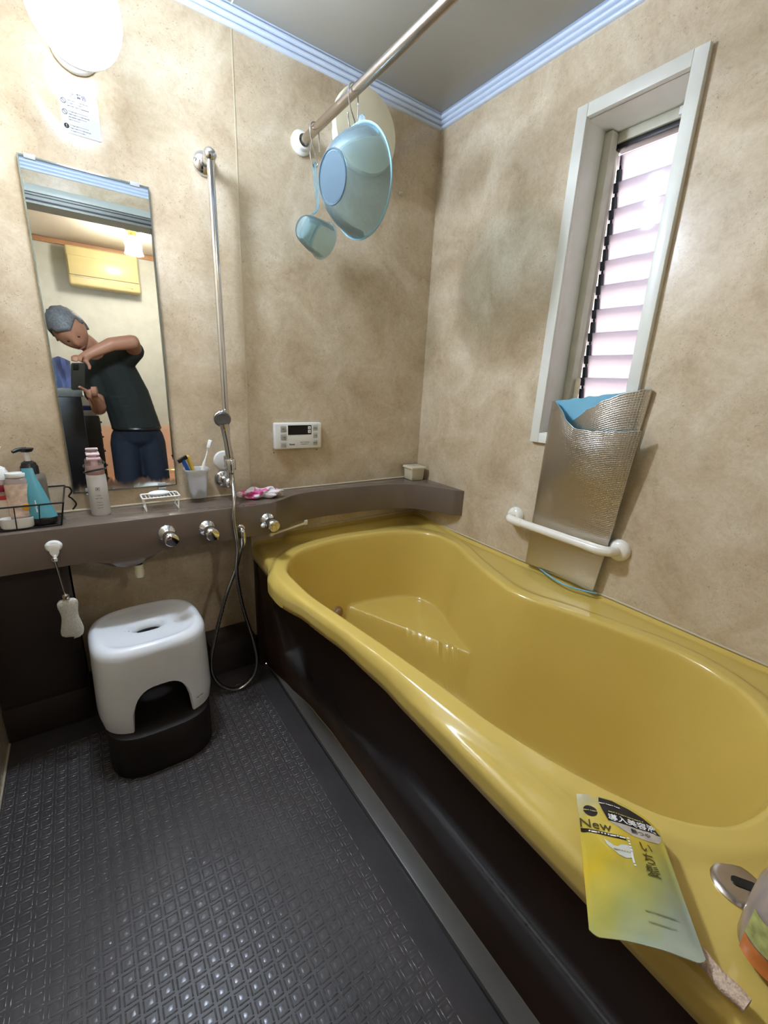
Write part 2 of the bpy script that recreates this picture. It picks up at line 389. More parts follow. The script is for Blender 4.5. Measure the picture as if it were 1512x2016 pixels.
for k in range(ns):
    z = zt-k*pit
    # blade: leans outwards at the bottom
    M = Matrix.Translation((XW+.150, .7475, z)) @ Matrix.Rotation(math.radians(-15), 4, 'Y')
    if sl is None:
        t = B(); box(t, -.0025, .0025, -.1075, .1075, -.042, .042, .001); me = finish(t); me.name = 'louvre_blade'; me.materials.append(M_louvre); sl = me
        t = B(); box(t, -.010, .010, -.006, .006, -.030, .012, .002); box(t, -.004, .004, -.007, .007, -.046, -.02, .002, M=Matrix.Translation((-.012, 0, -.0))); box(t, -.007, .007, -.004, .004, .012, .046, .002, M=Matrix.Translation((.006, 0, 0))); hm = finish(t); hm.name = 'blade_holder'; hm.materials.append(M_hold)
    o = bpy.data.objects.new('louvre_blade', sl); C.objects.link(o); o.parent = wn; o.matrix_local = Matrix.Translation(-wn.location) @ M
    for yy in (.845, .648):
        h = bpy.data.objects.new('blade_holder', hm); C.objects.link(h); h.parent = wn
        h.matrix_local = Matrix.Translation(-wn.location) @ Matrix.Translation((XW+.148, yy, z-.006)) @ Matrix.Rotation(math.radians(-10), 4, 'Y')
# neighbouring house wall outside
bm = B(); box(bm, 2.1, 2.2, -1.2, 3.2, -1, 3.6); for_n = struct('wall_outside', bm, mat('pinkish_render', (242, 226, 222), .8, noise_amt=.03, nscale=2))

# ------------------------------------------------------------------ BATHTUB
def interp(tab, x):
    if x <= tab[0][0]: return tab[0][1]
    for (a, va), (b, vb) in zip(tab, tab[1:]):
        if x <= b:
            t = (x-a)/(b-a); t = t*t*(3-2*t)*.5+t*.5; return va+(vb-va)*t
    return tab[-1][1]
FR = [(-.07, .470), (.2, .474), (.52, .478), (.62, .479), (.773, .468), (.965, .443), (1.08, .422), (1.15, .417), (1.21, .424), (1.27, .450), (1.32, .462), (1.5, .470)]
def xf(y): return interp(FR, y)
inner = [(.470, 1.12), (.474, 1.19), (.490, 1.235), (.529, 1.294), (.61, 1.355), (.765, 1.388), (.90, 1.382), (1.003, 1.365), (1.075, 1.336), (1.13, 1.29), (1.160, 1.23), (1.164, 1.148), (1.145, 1.07), (1.111, .995), (1.066, .868), (1.040, .78), (1.034, .73), (1.042, .67), (1.067, .595), (1.096, .491), (1.125, .366), (1.130, .289), (1.112, .213), (1.070, .145), (1.0, .09), (.9, .052), (.8, .045), (.70, .068), (.634, .125), (.597, .20), (.568, .29), (.546, .396), (.536, .505), (.525, .604), (.512, .713), (.492, .855), (.472, 1.0)]
IC = [Vector((p.x, p.y)) for p in catmull([(a, b, 0) for a, b in inner], 8, True)]
CT = Vector((.80, .72))
def ray_poly(poly, ang):
    d = Vector((math.cos(ang), math.sin(ang))); best = None
    n = len(poly)
    for i in range(n):
        a, b = poly[i]-CT, poly[(i+1) % n]-CT; e = b-a
        den = d.x*e.y-d.y*e.x
        if abs(den) < 1e-12: continue
        t = (a.x*e.y-a.y*e.x)/den; s = (a.x*d.y-a.y*d.x)/den
        if t > 0 and -1e-9 <= s <= 1+1e-9: best = t if best is None else max(best, t)
    return best
XT, YT, YB = XW-.0015, YW-.0015, YR+.0015
outer = [Vector((xf(y), y)) for y in [YB+(YT-YB)*k/70 for k in range(71)]]+[Vector((XT, YT)), Vector((XT, YB))]
angs = [2*PI*k/420 for k in range(420)]
for c in ((xf(YT), YT), (XT, YT), (XT, YB), (xf(YB), YB)):
    angs.append(math.atan2(c[1]-CT.y, c[0]-CT.x) % (2*PI))
angs = sorted(set(round(a, 6) for a in angs))
RI = [ray_poly(IC, a) for a in angs]; RO = [ray_poly(outer, a) for a in angs]
_A = np.array([(p.x, p.y) for p in IC]); _E = np.roll(_A, -1, 0)-_A; _L = (_E**2).sum(1)
def dist_inner(p):
    q = np.array((p[0], p[1]))-_A; t = np.clip((q*_E).sum(1)/_L, 0, 1)
    return float(np.sqrt((((q-_E*t[:, None])**2).sum(1)).min()))
def smax(a, b, k):
    h = max(k-abs(a-b), 0)/k; return max(a, b)+h*h*k/4
ZR = .531
LA, LB = Vector((.770, 1.42)), Vector((1.02, .80)); LD = (LB-LA).normalized(); LN = Vector((-LD.y, LD.x))
if LN.x < 0: LN = -LN
def zin(p):
    d = dist_inner(p)
    if d < .014: z = ZR-.014+math.sqrt(max(0, .014**2-d*d))-.0
    else: z = ZR-.014-(d-.014)*7.0
    if p.y < .55: z += 0
    z = smax(z, .09, .12)
    sd = (p-LA).dot(LN)
    g = .245+min(0, sd*3.6)
    z = smax(z, g, .03)
    return min(z, ZR)
rows = []
ts = [1, .9995, .998, .996, .993, .990, .986, .982, .978]+[.978-.0055*k for k in range(1, 76)]+[.565-.03*k for k in range(1, 18)]+[.03]
def P2(a, r): return CT+Vector((math.cos(a), math.sin(a)))*r
for t in ts[::-1]:
    row = []
    for a, ri in zip(angs, RI):
        p = P2(a, ri*t); row.append((p.x, p.y, zin(p) if t < 1 else ZR))
    rows.append(row)
def zdeck(p):
    d = dist_inner(p)
    z = ZR-.013*sst(.026, .052, d)
    df = p.x-xf(p.y)
    wallup = max(1-(XW-p.x)/.014, 1-(YW-p.y)/.014, 0)
    z += .010*min(1, wallup)**1.5+.020*sst(1.15, 1.42, p.y)*sst(.06, .02, min(XW-p.x, YW-p.y) if p.x > .6 else 1)
    if df < .020: z -= .020-math.sqrt(max(0, .020**2-(.020-max(df, 0))**2))
    return z
for u in [.03, .07, .12, .18, .25, .33, .42, .52, .60, .68, .75, .81, .86, .90, .935, .96, .98, .992, 1]:
    row = []
    for a, ri, ro in zip(angs, RI, RO):
        p = P2(a, ri+(ro-ri)*u); row.append((p.x, p.y, zdeck(p)))
    rows.append(row)
last = rows[-1]
for dz in (.018, .032):
    rows.append([(x, y, z-dz) for x, y, z in last])
rows.append([(CT.x+(x-CT.x)*.985 if x < .55 else x, y, z-.034) for x, y, z in last])
bm = B(); vv = grid(bm, rows, True); bm.faces.new(vv[0])
tub = thing('bathtub', 'mustard yellow built-in bathtub with moulded seat and dark brown front', 'bathtub', (.85, .72, 0))
tubmesh = obj('tub_basin', bm, M_tub, tub, angle=70)
bpy.context.view_layer.update()
tubbm = bmesh.new(); tubbm.from_mesh(tubmesh.data); tubbm.transform(Matrix.Translation(tub.location)); TB = BVHTree.FromBMesh(tubbm)
def pix(x, y):
    d = rt*((x-756)/841.86)-up*((y-1008)/841.86)+fw; return d.normalized()
def on_tub(x, y):
    h = TB.ray_cast(CAM, pix(x, y)); return h[0], h[1]
# apron (front panel): upright with a crease, the lower part leaning in
FB = [(-.07, .556), (1.0, .556), (1.15, .548), (1.3, .525), (1.42, .506), (1.49, .498)]
rows = []
for k in range(61):
    y = YB+(1.488-YB)*k/60; xt = xf(y)+.007; xb = interp(FB, y); xm = xt+.020
    bl = 1-sst(.45, .72, y)     # crease only in the near half
    pts = []
    for j in range(15):
        t = j/14; z = .500-t*(.500-.0035)
        zc = .268
        if z > zc: xa = xt+(xm-xt)*(1-(z-zc)/(.5-zc))
        else: xa = xm+.012+(xb-xm-.012)*((zc-z)/zc)**.8
        xs = xt+(xb-xt)*(t**1.25)
        pts.append((xa*bl+xs*(1-bl), y, z))
    rows.append(pts)
bm = B(); grid(bm, rows)
t = bmesh.new()
r = bmesh.ops.solidify(bm, geom=bm.faces[:], thickness=.006)
obj('apron', bm, M_apron, tub, angle=25)
bm = B(); box(bm, .474, .60, 1.470, 1.4985, .004, .49, .004); obj('apron_end', bm, M_apron, tub)
# circulation inlet cap at the far end of the tub
p, n = on_tub(664, 1206)
if p is not None:
    bm = B(); lathe(bm, p-n*.004, n, [(.0, .022), (.012, .022), (.017, .018), (.019, .012), (.024, .010), (.027, .004), (.027, -.004)], 28)
    obj('inlet_cap', bm, mat('bronze_plastic', (150, 118, 76), .35, noise_amt=.05), tub, label='round brown inlet cap')
# oval metal plug plate on the near deck
p, n = on_tub(1455, 1727)
h_ = TB.ray_cast(Vector((.624, .042, 1)), Vector((0, 0, -1))); p, n = h_[0], h_[1]
if p is not None:
    bm = B(); n = Vector((0, 0, 1)); lathe(bm, p+n*.001, n, [(0, .005), (.022, .005), (.028, .004), (.031, .001), (.031, -.006)], 36)
    ov = obj('plug_plate', bm, M_steel, tub, label='oval steel plate with a dark slot')
    bm = B(); q = frameM(p+n*.0062+Vector((.004, -.004, 0)), (.55, -.83, 0), (.83, .55, 0)); prism(bm, rrect(.030, .013, .006), 0, .0008, q)
    obj('slot', bm, M_black, ov)

# ------------------------------------------------------------------ LEDGE (counter) along the back wall
front = [(XL+.001, 1.339), (.44, 1.339), (.49, 1.345), (.54, 1.368), (.60, 1.405), (.66, 1.424), (.76, 1.430), (.90, 1.424), (1.02, 1.408), (1.10, 1.380), (1.15, 1.335), (1.19, 1.27), (1.215, 1.215), (1.246, 1.190)]
fr = [p for p in catmull([(a, b, 0) for a, b in front], 5)]
pl = [(p.x, p.y) for p in fr]+[(1.2465, 1.4985), (XL+.001, 1.4985)]
ledge = thing('counter_ledge', 'long grey-brown bathing counter running under the mirror to the window wall', 'counter', (.3, 1.45, .61))
bm = B(); prism(bm, pl, .611, .717, bev=.006, seg=3)
obj('counter_top', bm, M_ledge, ledge, angle=50)
# bulged spout housing below the fascia
bm = B(); rows = []
for k in range(25):
    t = k/24; x = -.06+.24*t; dz = .040*math.sin(PI*min(1, max(0, (t-.12)/.82)))**1.3
    rows.append([(x, 1.341, .614), (x, 1.341, .612-dz*.55), (x, 1.352, .610-dz*.92), (x, 1.372, .609-dz), (x, 1.41, .609-dz), (x, 1.45, .609-dz*.5), (x, 1.47, .614)])
grid(bm, rows); obj('spout_housing', bm, M_ledge, ledge)
bm = B(); lathe(bm, (.092, 1.400, .575), (0, 0, -1), [(.0, -.01), (.013, -.01), (.013, .004), (.0115, .006), (.013, .009), (.0115, .012), (.012, .018), (.0, .018)], 20)
sp = obj('spout', bm, M_dark, ledge)
bm = B(); lathe(bm, (.092, 1.400, .557), (0, -.15, -1), [(0, -.002), (.0115, 0), (.0125, .005), (.0125, .018), (.0135, .021), (.0125, .034), (.010, .041), (0, .042)], 20)
obj('spout_cap', bm, M_cream, sp, label='cream rubber spout tip')
bm = B(); tube(bm, [(.500, 1.372, .594), (.655, 1.424, .598)], .0045, 10); box(bm, .494, .508, 1.366, 1.380, .589, .611, .002); box(bm, .648, .662, 1.417, 1.431, .592, .611, .002)
obj('drip_bar', bm, M_cream, ledge, label='short cream bar under the counter')

def knob(name, label, x, z, lever=0.0, style=0):
    t = thing(name, label, 'tap', (x, 1.341, z), 'chrome taps on the counter front')
    y = 1.3375
    bm = B(); lathe(bm, (x, y+.002, z), (0, -1, 0), [(0, .003), (.0245, 0), (.0255, .004), (.022, .010), (.016, .014), (.013, .018), (0, .018)], 32); obj('flange', bm, M_chrome, t)
    bm = B(); ax = Vector((.10, -1, -.16)); lathe(bm, (x, y-.012, z), ax, [(0, 0), (.0125, 0), (.0125, .014), (.0195, .018), (.0205, .022), (.0205, .040), (.0185, .044), (.016, .0455), (0, .0458)], 32)
    h = obj('handle', bm, M_chrome, t)
    if style == 0:
        bm = B(); box(bm, x-.022+lever, x-.006+lever, y-.052, y-.030, z-.026, z-.012, .004); obj('pointer', bm, M_chrome, h)
    else:
        bm = B(); sphere(bm, (x-.022, y-.018, z-.010), .0075, 14, 10); obj('pointer', bm, M_white, h)
    return t
knob('tap', 'leftmost chrome tap knob on the counter front, above the cream spout', .171, .664, .022)
knob('tap', 'middle chrome tap knob on the counter front, left of the shower hose', .284, .662, .026)
knob('tap', 'right chrome tap knob with white pip, below the pink cloth', .477, .660, 0, 1)

# ------------------------------------------------------------------ SHOWER: rail, holder, head + hose, elbow
XS = .383
t = thing('shower_rail', 'vertical chrome slide rail fixed on the back wall', 'rail', (XS, 1.5, .78))
bm = B(); tube(bm, [(XS+.003, 1.430, .772), (XS, 1.430, 1.690)], .0098, 20); obj('rail_tube', bm, M_chrome, t)
for z, s in ((1.692, 1), (.778, 0)):
    bm = B(); sphere(bm, (XS, 1.430, z), .0175); lathe(bm, (XS, 1.500, z), (0, -1, 0), [(0, 0), (.031, 0), (.031, .004), (.026, .012), (.013, .017), (.0115, .06), (0, .06)], 32)
    obj('end_bracket', bm, M_chrome, t)
bm = B(); lathe(bm, (XS+.004, 1.4995, .842), (0, -1, 0), [(0, .010), (.018, .009), (.029, .006), (.033, 0), (0, 0)], 32)
t = tag(obj('suction_cup', bm, M_white, loc=(XS, 1.5, .842)), 'round white suction cup on the wall behind the shower rail', 'suction cup')
t = thing('shower_holder', 'dark chrome sliding holder clamped low on the shower rail', 'holder', (XS, 1.43, .845))
bm = B(); tube(bm, [(XS+.002, 1.430, .832), (XS+.002, 1.430, .868)], .0145, 20); obj('clamp', bm, M_chrome, t)
bm = B(); tube(bm, [(XS+.002, 1.430, .85), (XS-.002, 1.398, .850)], .010, 14); lathe(bm, (XS-.003, 1.385, .832), (-.03, 0, 1), [(.009, 0), (.0155, 0), (.0165, .030), (.0145, .034), (.0105, .034), (.009, 0)], 24); obj('cradle', bm, M_chrome, t)
t = thing('hand_shower', 'chrome hand shower hanging on the rail with its grey hose looping to the floor', 'shower', (XS-.003, 1.385, .83))
bm = B(); tube(bm, catmull([(XS-.003, 1.384, .822), (XS-.005, 1.386, .87), (XS-.010, 1.387, .92), (XS-.016, 1.386, .960), (XS-.019, 1.383, .978)], 4), [.0085]*4+[.0115]*9+[.0125]*4, 18)
obj('handle', bm, M_chrome, t)
bm = B(); ax = Vector((-.14, -1, -.38)).normalized(); c = Vector((XS-.020, 1.393, .994))
lathe(bm, c, ax, [(0, -.022), (.012, -.021), (.022, -.012), (.0265, 0), (.0265, .008), (.0245, .013), (0, .013)], 36)
h = obj('shower_head', bm, M_chrome, t)
bm = B(); lathe(bm, c, ax, [(0, .0145), (.021, .0145), (.022, .0125), (0, .0125)], 36)
obj('spray_plate', bm, mat('spray_grey', (120, 122, 128), .35, metal=.5, noise_amt=.2, nscale=300), h)
hz = [(XS-.002, 1.384, .826), (.380, 1.374, .79), (.370, 1.335, .745), (.362, 1.322, .69), (.368, 1.326, .63), (.376, 1.345, .571), (.375, 1.37, .47), (.394, 1.385, .33), (.424, 1.385, .19), (.434, 1.382, .10), (.412, 1.376, .035), (.361, 1.372, .0085), (.310, 1.378, .034), (.278, 1.384, .085), (.274, 1.388, .15), (.293, 1.390, .235), (.336, 1.388, .381), (.372, 1.372, .488), (.388, 1.345, .575), (.389, 1.325, .605)]
path = catmull(hz, 22); bm = B(); rr = [.0062+.0007*(1 if k % 2 else -1) for k in range(len(path))]
tube(bm, path, rr, 10); obj('hose', bm, M_hose, t, angle=80)
t = thing('hose_elbow', 'small chrome hose outlet elbow on the counter front', 'elbow', (.387, 1.341, .64))
bm = B(); lathe(bm, (.387, 1.340, .645), (0, -1, 0), [(0, 0), (.013, 0), (.013, .003), (.009, .005), (0, .005)], 24); tube(bm, catmull([(.387, 1.338, .645), (.387, 1.328, .644), (.388, 1.322, .636), (.389, 1.322, .618)], 5), .0085, 14); obj('elbow_body', bm, M_chrome, t)
bm = B(); tube(bm, [(.389, 1.3235, .620), (.389, 1.325, .604), (.388, 1.333, .585)], [.0095, .0095, .007], 14); obj('coupling', bm, M_chrome, t)

# ------------------------------------------------------------------ MIRROR
t = thing('wall_mirror', 'tall frameless wall mirror above the counter, worn along its lower edge', 'mirror', (.1, 1.5, .77))
bm = B(); box(bm, -.042, .234, 1.4885, 1.4985, .772, 1.596, .0012); obj('glass_back', bm, M_mirror_edge, t)
mm = bpy.data.materials.new('mirror_worn'); mm.use_nodes = True; nt = mm.node_tree; p = nt.nodes['Principled BSDF']; L = nt.links.new
p.inputs['Metallic'].default_value = 1; p.inputs['Base Color'].default_value = lin((236, 240, 236))
tc = nt.nodes.new('ShaderNodeTexCoord'); sp = nt.nodes.new('ShaderNodeSeparateXYZ'); L(tc.outputs['Object'], sp.inputs[0])
mp = nt.nodes.new('ShaderNodeMapping'); mp.inputs['Scale'].default_value = (60, 1, 14); L(tc.outputs['Object'], mp.inputs[0])
nz = nt.nodes.new('ShaderNodeTexNoise'); nz.inputs['Scale'].default_value = 1; nz.inputs['Detail'].default_value = 3; L(mp.outputs[0], nz.inputs['Vector'])
a1 = nt.nodes.new('ShaderNodeMath'); a1.operation = 'MULTIPLY_ADD'; a1.inputs[1].default_value = -.05; L(nz.outputs['Fac'], a1.inputs[0]); L(sp.outputs['Z'], a1.inputs[2])
mr = nt.nodes.new('ShaderNodeMapRange'); mr.inputs['From Min'].default_value = -.025; mr.inputs['From Max'].default_value = .012; mr.inputs['To Min'].default_value = .30; mr.inputs['To Max'].default_value = .008; L(a1.outputs[0], mr.inputs['Value']); L(mr.outputs[0], p.inputs['Roughness'])
bm = B(); me_v = [bm.verts.new(v) for v in ((-.0385, 1.4883, .7755), (.2305, 1.4883, .7755), (.2305, 1.4883, 1.5925), (-.0385, 1.4883, 1.5925))]; bm.faces.new(me_v)
o = obj('silvered_face', bm, mm, t, smooth=False)
M_clip = mat('clear_clip', (176, 180, 182), .2, noise_amt=0)
for x, z in ((-.018, 1.588), (.200, 1.588), (.19, .7745), (0, .7745)):
    bm = B(); box(bm, x-.011, x+.011, 1.4855, 1.4882, z, z+.009, .0008); box(bm, x-.011, x+.011, 1.4855, 1.4990, (z+.008 if z > 1 else z-.012), (z+.011 if z > 1 else z-.006), .0008)
    obj('mirror_clip', bm, M_clip, t)

# ------------------------------------------------------------------ GLOBE LAMP and warning sticker
t = thing('wall_lamp', 'round glowing white glass globe lamp on the wall above the mirror', 'lamp', (.100, 1.5, 1.853))
bm = B(); lathe(bm, (.100, 1.4995, 1.840), (0, -1, 0), [(0, 0), (.046, 0), (.048, .006), (.045, .018), (.040, .024), (.038, .110), (0, .110)], 40); obj('lamp_base', bm, M_white, t)
GC = Vector((.098, 1.318, 1.828))
def globe_part(front):
    t = B(); prof = []
    for k in range(25):
        a = PI*k/24 if False else (math.radians(100)*k/24 if front else math.radians(100)+math.radians(50)*k/24)
        prof.append((.091*math.sin(a), .092*math.cos(a)))
    lathe(t, GC, (0, -1, 0), prof, 48, sx=1.05, sy=.94, xdir=(0, 0, 1)); return t
obj('globe_collar', globe_part(False), M_white, t, label='white collar behind the glowing glass')
bm = globe_part(True)
mg = bpy.data.materials.new('lamp_glass'); mg.use_nodes = True; p = mg.node_tree.nodes['Principled BSDF']; p.inputs['Base Color'].default_value = (1, 1, 1, 1); p.inputs['Emission Color'].default_value = lin((216, 232, 255)); p.inputs['Emission Strength'].default_value = GLOBE_E
gn = mg.node_tree.nodes.new('ShaderNodeNewGeometry'); gs = mg.node_tree.nodes.new('ShaderNodeSeparateXYZ'); gr = mg.node_tree.nodes.new('ShaderNodeValToRGB')   # glow shaped by hand: full to the front, dimmed towards the wall
ga = mg.node_tree.nodes.new('ShaderNodeMath'); ga.operation = 'MULTIPLY_ADD'; ga.inputs[1].default_value = .5; ga.inputs[2].default_value = .5
gm = mg.node_tree.nodes.new('ShaderNodeMath'); gm.operation = 'MULTIPLY'; gm.inputs[1].default_value = GLOBE_E
e = gr.color_ramp.elements; e[0].position = .22; e[0].color = (1, 1, 1, 1); e[1].position = .57; e[1].color = (.02, .02, .02, 1)
k = e.new(.44); k.color = (.30, .30, .30, 1); k = e.new(.51); k.color = (.24, .24, .24, 1)
mg.node_tree.links.new(gn.outputs['Normal'], gs.inputs[0]); mg.node_tree.links.new(gs.outputs['Y'], ga.inputs[0]); mg.node_tree.links.new(ga.outputs[0], gr.inputs['Fac']); mg.node_tree.links.new(gr.outputs['Color'], gm.inputs[0]); mg.node_tree.links.new(gm.outputs[0], p.inputs['Emission Strength'])
obj('globe', bm, mg, t)
t = thing('warning_sticker', 'clear warning sticker with grey Japanese text under the globe lamp', 'sticker', (.097, 1.5, 1.715))
wf = wall_frame(.097, 1.4992, 1.714)
bm = B(); prism(bm, rrect(.080, .088, .004), 0, .0003, wf); obj('film', bm, M_film, t)
def on(M, x, y, z=.0004): return M @ Matrix.Translation((x, y, z))
text('⚠警告', .0105, on(wf, .0, .036), M_ink, t, bold=.0002)
lines = [marks(n_, n_) if n_ else '' for n_ in (15, 12, 14, 0, 16, 15, 13, 9, 0, 16, 15, 12)]
yy = .024
for s in lines:
    if s: text(s, .0040, on(wf, -.024, yy), M_ink, t, align='LEFT')
    yy -= .0056
for k, y in enumerate((.020, -.002, -.030)):
    bm = B()
    if k < 2:
        pts = [wf @ Vector((-.031+.0048*math.cos(a), y+.0048*math.sin(a), .0006)) for a in [2*PI*j/20 for j in range(20)]]
        tube(bm, pts, .0005, 6, closed=True); tube(bm, [wf @ Vector((-.0345, y+.0035, .0006)), wf @ Vector((-.0275, y-.0035, .0006))], .0005, 6)
        obj('prohibition_mark', bm, M_ink, t)
    else:
        prism(bm, [(.0052*math.cos(2*PI*j/20)-.031, .0052*math.sin(2*PI*j/20)+y) for j in range(20)], .0003, .0007, wf); obj('mandatory_mark', bm, M_inkd, t)
        text('!', .008, on(wf, -.031, y, .0009), M_white, t)

# ------------------------------------------------------------------ REMOTE CONTROL PANEL
t = thing('water_heater_remote', 'white water heater control panel with dark display on the back wall', 'control panel', (.656, 1.5, .92))
rf = wall_frame(.6565, 1.4795, .920)
bm = B(); box(bm, .564, .749, 1.4795, 1.4992, .872, .967, .005, 3); obj('casing', bm, M_white, t)
bm = B(); box(bm, -.042, .050, .004, .038, 0, .0008, M=rf); obj('display', bm, mat('dark_display', (18, 10, 14), .12, noise_amt=0), t)
M_btn = mat('grey_button', (176, 176, 168), .4, noise_amt=.04)
for i, (x, y, w_, h_) in enumerate(((-.060, .026, .021, .021), (-.060, -.003, .021, .021), (-.060, -.031, .021, .018), (.066, .028, .018, .020), (.066, .001, .018, .020), (.066, -.027, .018, .020))):
    bm = B(); box(bm, x-w_/2, x+w_/2, y-h_/2, y+h_/2, 0, .0012, .0004, M=rf); b_ = obj('button', bm, M_btn, t)
    text(marks(3, i), .0062, on(rf, x, y, .0013), M_ink, b_)
for y, s in ((.0285, '▲'), (.0145, '▼')):
    bm = B(); box(bm, .036, .047, y-.0055, y+.0055, .0008, .0018, .0004, M=rf); b_ = obj('button', bm, M_white, t); text(s, .006, on(rf, .0415, y, .0019), M_inkd, b_)
text('Rinnai', .0082, on(rf, -.027, -.031, .0004), M_inkd, t, bold=.0002)
text(marks(9), .0058, on(rf, .022, -.024, .0004), M_ink, t); text(marks(10), .0045, on(rf, .022, -.031, .0004), M_ink, t)

# ------------------------------------------------------------------ RAIL with hanging basin and ladle; round vent cover
XR, ZRD = .681, 1.827
t = thing('drying_rod', 'brushed steel rod across the room below the ceiling', 'rod', (XR, 1.5, ZRD))
bm = B(); tube(bm, [(XR, 1.490, ZRD), (XR, YR+.012, ZRD)], .0125, 20); obj('rod_tube', bm, M_steel, t)
for y, s in ((1.4995, -1), (YR+.0005, 1)):
    bm = B(); lathe(bm, (XR, y, ZRD), (0, s, 0), [(0, 0), (.033, 0), (.034, .006), (.031, .010), (.024, .012), (.022, .026), (.0175, .028), (.0155, .012), (0, .012)], 32); obj('rod_flange', bm, M_white, t)
def s_hook(name, label, y, drop, group=None):
    t = thing(name, label, 'hook', (XR, y, ZRD), 'steel S hooks on the drying rod')
    R = .0155; z0 = ZRD
    pts = [(XR+.020, y+.010, z0-.045), (XR+.0185, y+.008, z0-.02), (XR+R, y+.006, z0), (XR+R*.7, y+.004, z0+R*.85), (XR, y, z0+R+.0025), (XR-R*.8, y-.002, z0+R*.75), (XR-R-.002, y-.003, z0-.005), (XR-.012, y-.003, z0-.035), (XR+.004, y, z0-drop+.022), (XR+.009, y, z0-drop+.008), (XR+.002, y, z0-drop-.002), (XR-.008, y, z0-drop+.003), (XR-.0145, y, z0-drop+.020), (XR-.016, y, z0-drop+.034)]
    bm = B(); tube(bm, catmull(pts, 6), .0019, 8); obj('hook_wire', bm, M_chrome, t)
    for e_ in (pts[-1], pts[0]):
        bm = B(); sphere(bm, e_, .0024, 8, 6); obj('wire_end', bm, M_chrome, t)
    return t
s_hook('s_hook', 'thin steel S hook nearer the wall flange, carrying the dipper', 1.398, .092)
s_hook('s_hook', 'thin steel S hook on the rod carrying the round basin', 1.174, .083)
# basin: rim plane upright, bottom facing the left
t = thing('wash_basin', 'round translucent pale blue wash basin hanging from the rod', 'basin', (XR, 1.174, 1.62))
ax = Vector((-.975, -.12, -.13)).normalized(); cz = Vector((.702, 1.170, 1.632)); AY = Vector((ax.y, -ax.x, 0)).normalized(); AZ = ax.cross(AY).normalized(); AZ = AZ if AZ.z > 0 else -AZ
prof = [(0, .088), (.028, .0885), (.054, .0885), (.0575, .0915), (.060, .0915), (.064, .086), (.085, .070), (.106, .042), (.119, .016), (.1235, .004), (.1285, .0015), (.1295, -.002), (.127, -.004), (.121, .002), (.1165, .016), (.1035, .040), (.083, .0665), (.060, .0835), (0, .0850)]
bm = B(); lathe(bm, cz, ax, prof, 64); obj('basin_bowl', bm, M_blueclear, t)
q = frameM(cz+ax*.0892, (ax.y, -ax.x, 0), (0, 0, 1))
bm = B(); prism(bm, [(.018*math.cos(a), .128+.026*math.sin(a)*1.0) for a in [PI*k/10 for k in range(11)]], -.001, .002, frameM(cz+ax*.001, (ax.y, -ax.x, 0), (0, 0, 1))); obj('hanging_tab', bm, M_blueclear, t)
bm = B(); tube(bm, [cz+ax*-.0005+(AY*math.cos(a)+AZ*math.sin(a))*.1275 for a in [2*PI*k/72 for k in range(72)]], .0028, 8, closed=True); obj('rim', bm, mat('pale_blue_rim', (150, 196, 214), .25, noise_amt=.02), t)
bm = B(); tube(bm, [cz+ax*.0905+(AY*math.cos(a)+AZ*math.sin(a))*.0585 for a in [2*PI*k/64 for k in range(64)]], .0022, 8, closed=True); lathe(bm, cz, ax, [(0, .0893), (.054, .0893), (.054, .0899), (0, .0899)], 48); obj('base_ring', bm, translucent('milky_base', (150, 172, 184), .4, .3, see=.62, ior=1.2), t)
# dipper
t = thing('hand_dipper', 'translucent pale blue hand dipper with a long handle hanging by the wall', 'dipper', (.66, 1.398, 1.56))
ax2 = Vector((-.95, -.28, .18)).normalized(); c2 = Vector((.712, 1.405, 1.548))
prof = [(0, .088), (.030, .088), (.034, .084), (.040, .070), (.047, .040), (.051, .012), (.053, .0), (.056, -.003), (.056, -.006), (.051, -.004), (.048, .012), (.0445, .040), (.0375, .068), (.031, .0815), (0, .0845)]
bm = B(); lathe(bm, c2, ax2, prof, 40); obj('cup_bowl', bm, M_blueclear2, t)
bm = B(); hp = catmull([(.668, 1.396, 1.605), (.684, 1.396, 1.620), (.690, 1.397, 1.645), (.684, 1.397, 1.69), (.679, 1.398, 1.728), (.679, 1.398, 1.742)], 6)
for sy in (-.0075, .0075): tube(bm, [p+Vector((0, sy, 0)) for p in hp], .0032, 10)
rows = [[p+Vector((.001, -.008, 0)), p+Vector((.002, 0, 0)), p+Vector((.001, .008, 0))] for p in hp]; grid(bm, rows)
tube(bm, [(.679, 1.390, 1.742), (.679, 1.398, 1.748), (.679, 1.406, 1.742)], .0035, 8)
obj('handle', bm, M_blueclear, t)
# vent
t = thing('vent_cover', 'round cream exhaust vent cover high on the back wall behind the basin', 'vent', (.875, 1.5, 1.895))
bm = B(); lathe(bm, (.875, 1.4985, 1.893), (0, -1, 0), [(0, 0), (.085, 0), (.085, .052), (.0, .052)], 48); obj('vent_body', bm, M_white, t)
bm = B(); lathe(bm, (.875, 1.4985, 1.893), (0, -1, 0), [(0, .055), (.112, .055), (.117, .060), (.117, .072), (.113, .078), (.07, .083), (0, .085)], 64); obj('vent_disc', bm, M_cream, t)
bm = B(); lathe(bm, (1.074, 1.4995, 1.79), (0, -1, 0), [(0, 0), (.006, 0), (.006, .004), (.003, .012), (0, .012)], 16)
tag(obj('wall_peg', bm, M_sash, loc=(1.074, 1.5, 1.79)), 'tiny cream peg on the back wall right of the basin', 'peg')

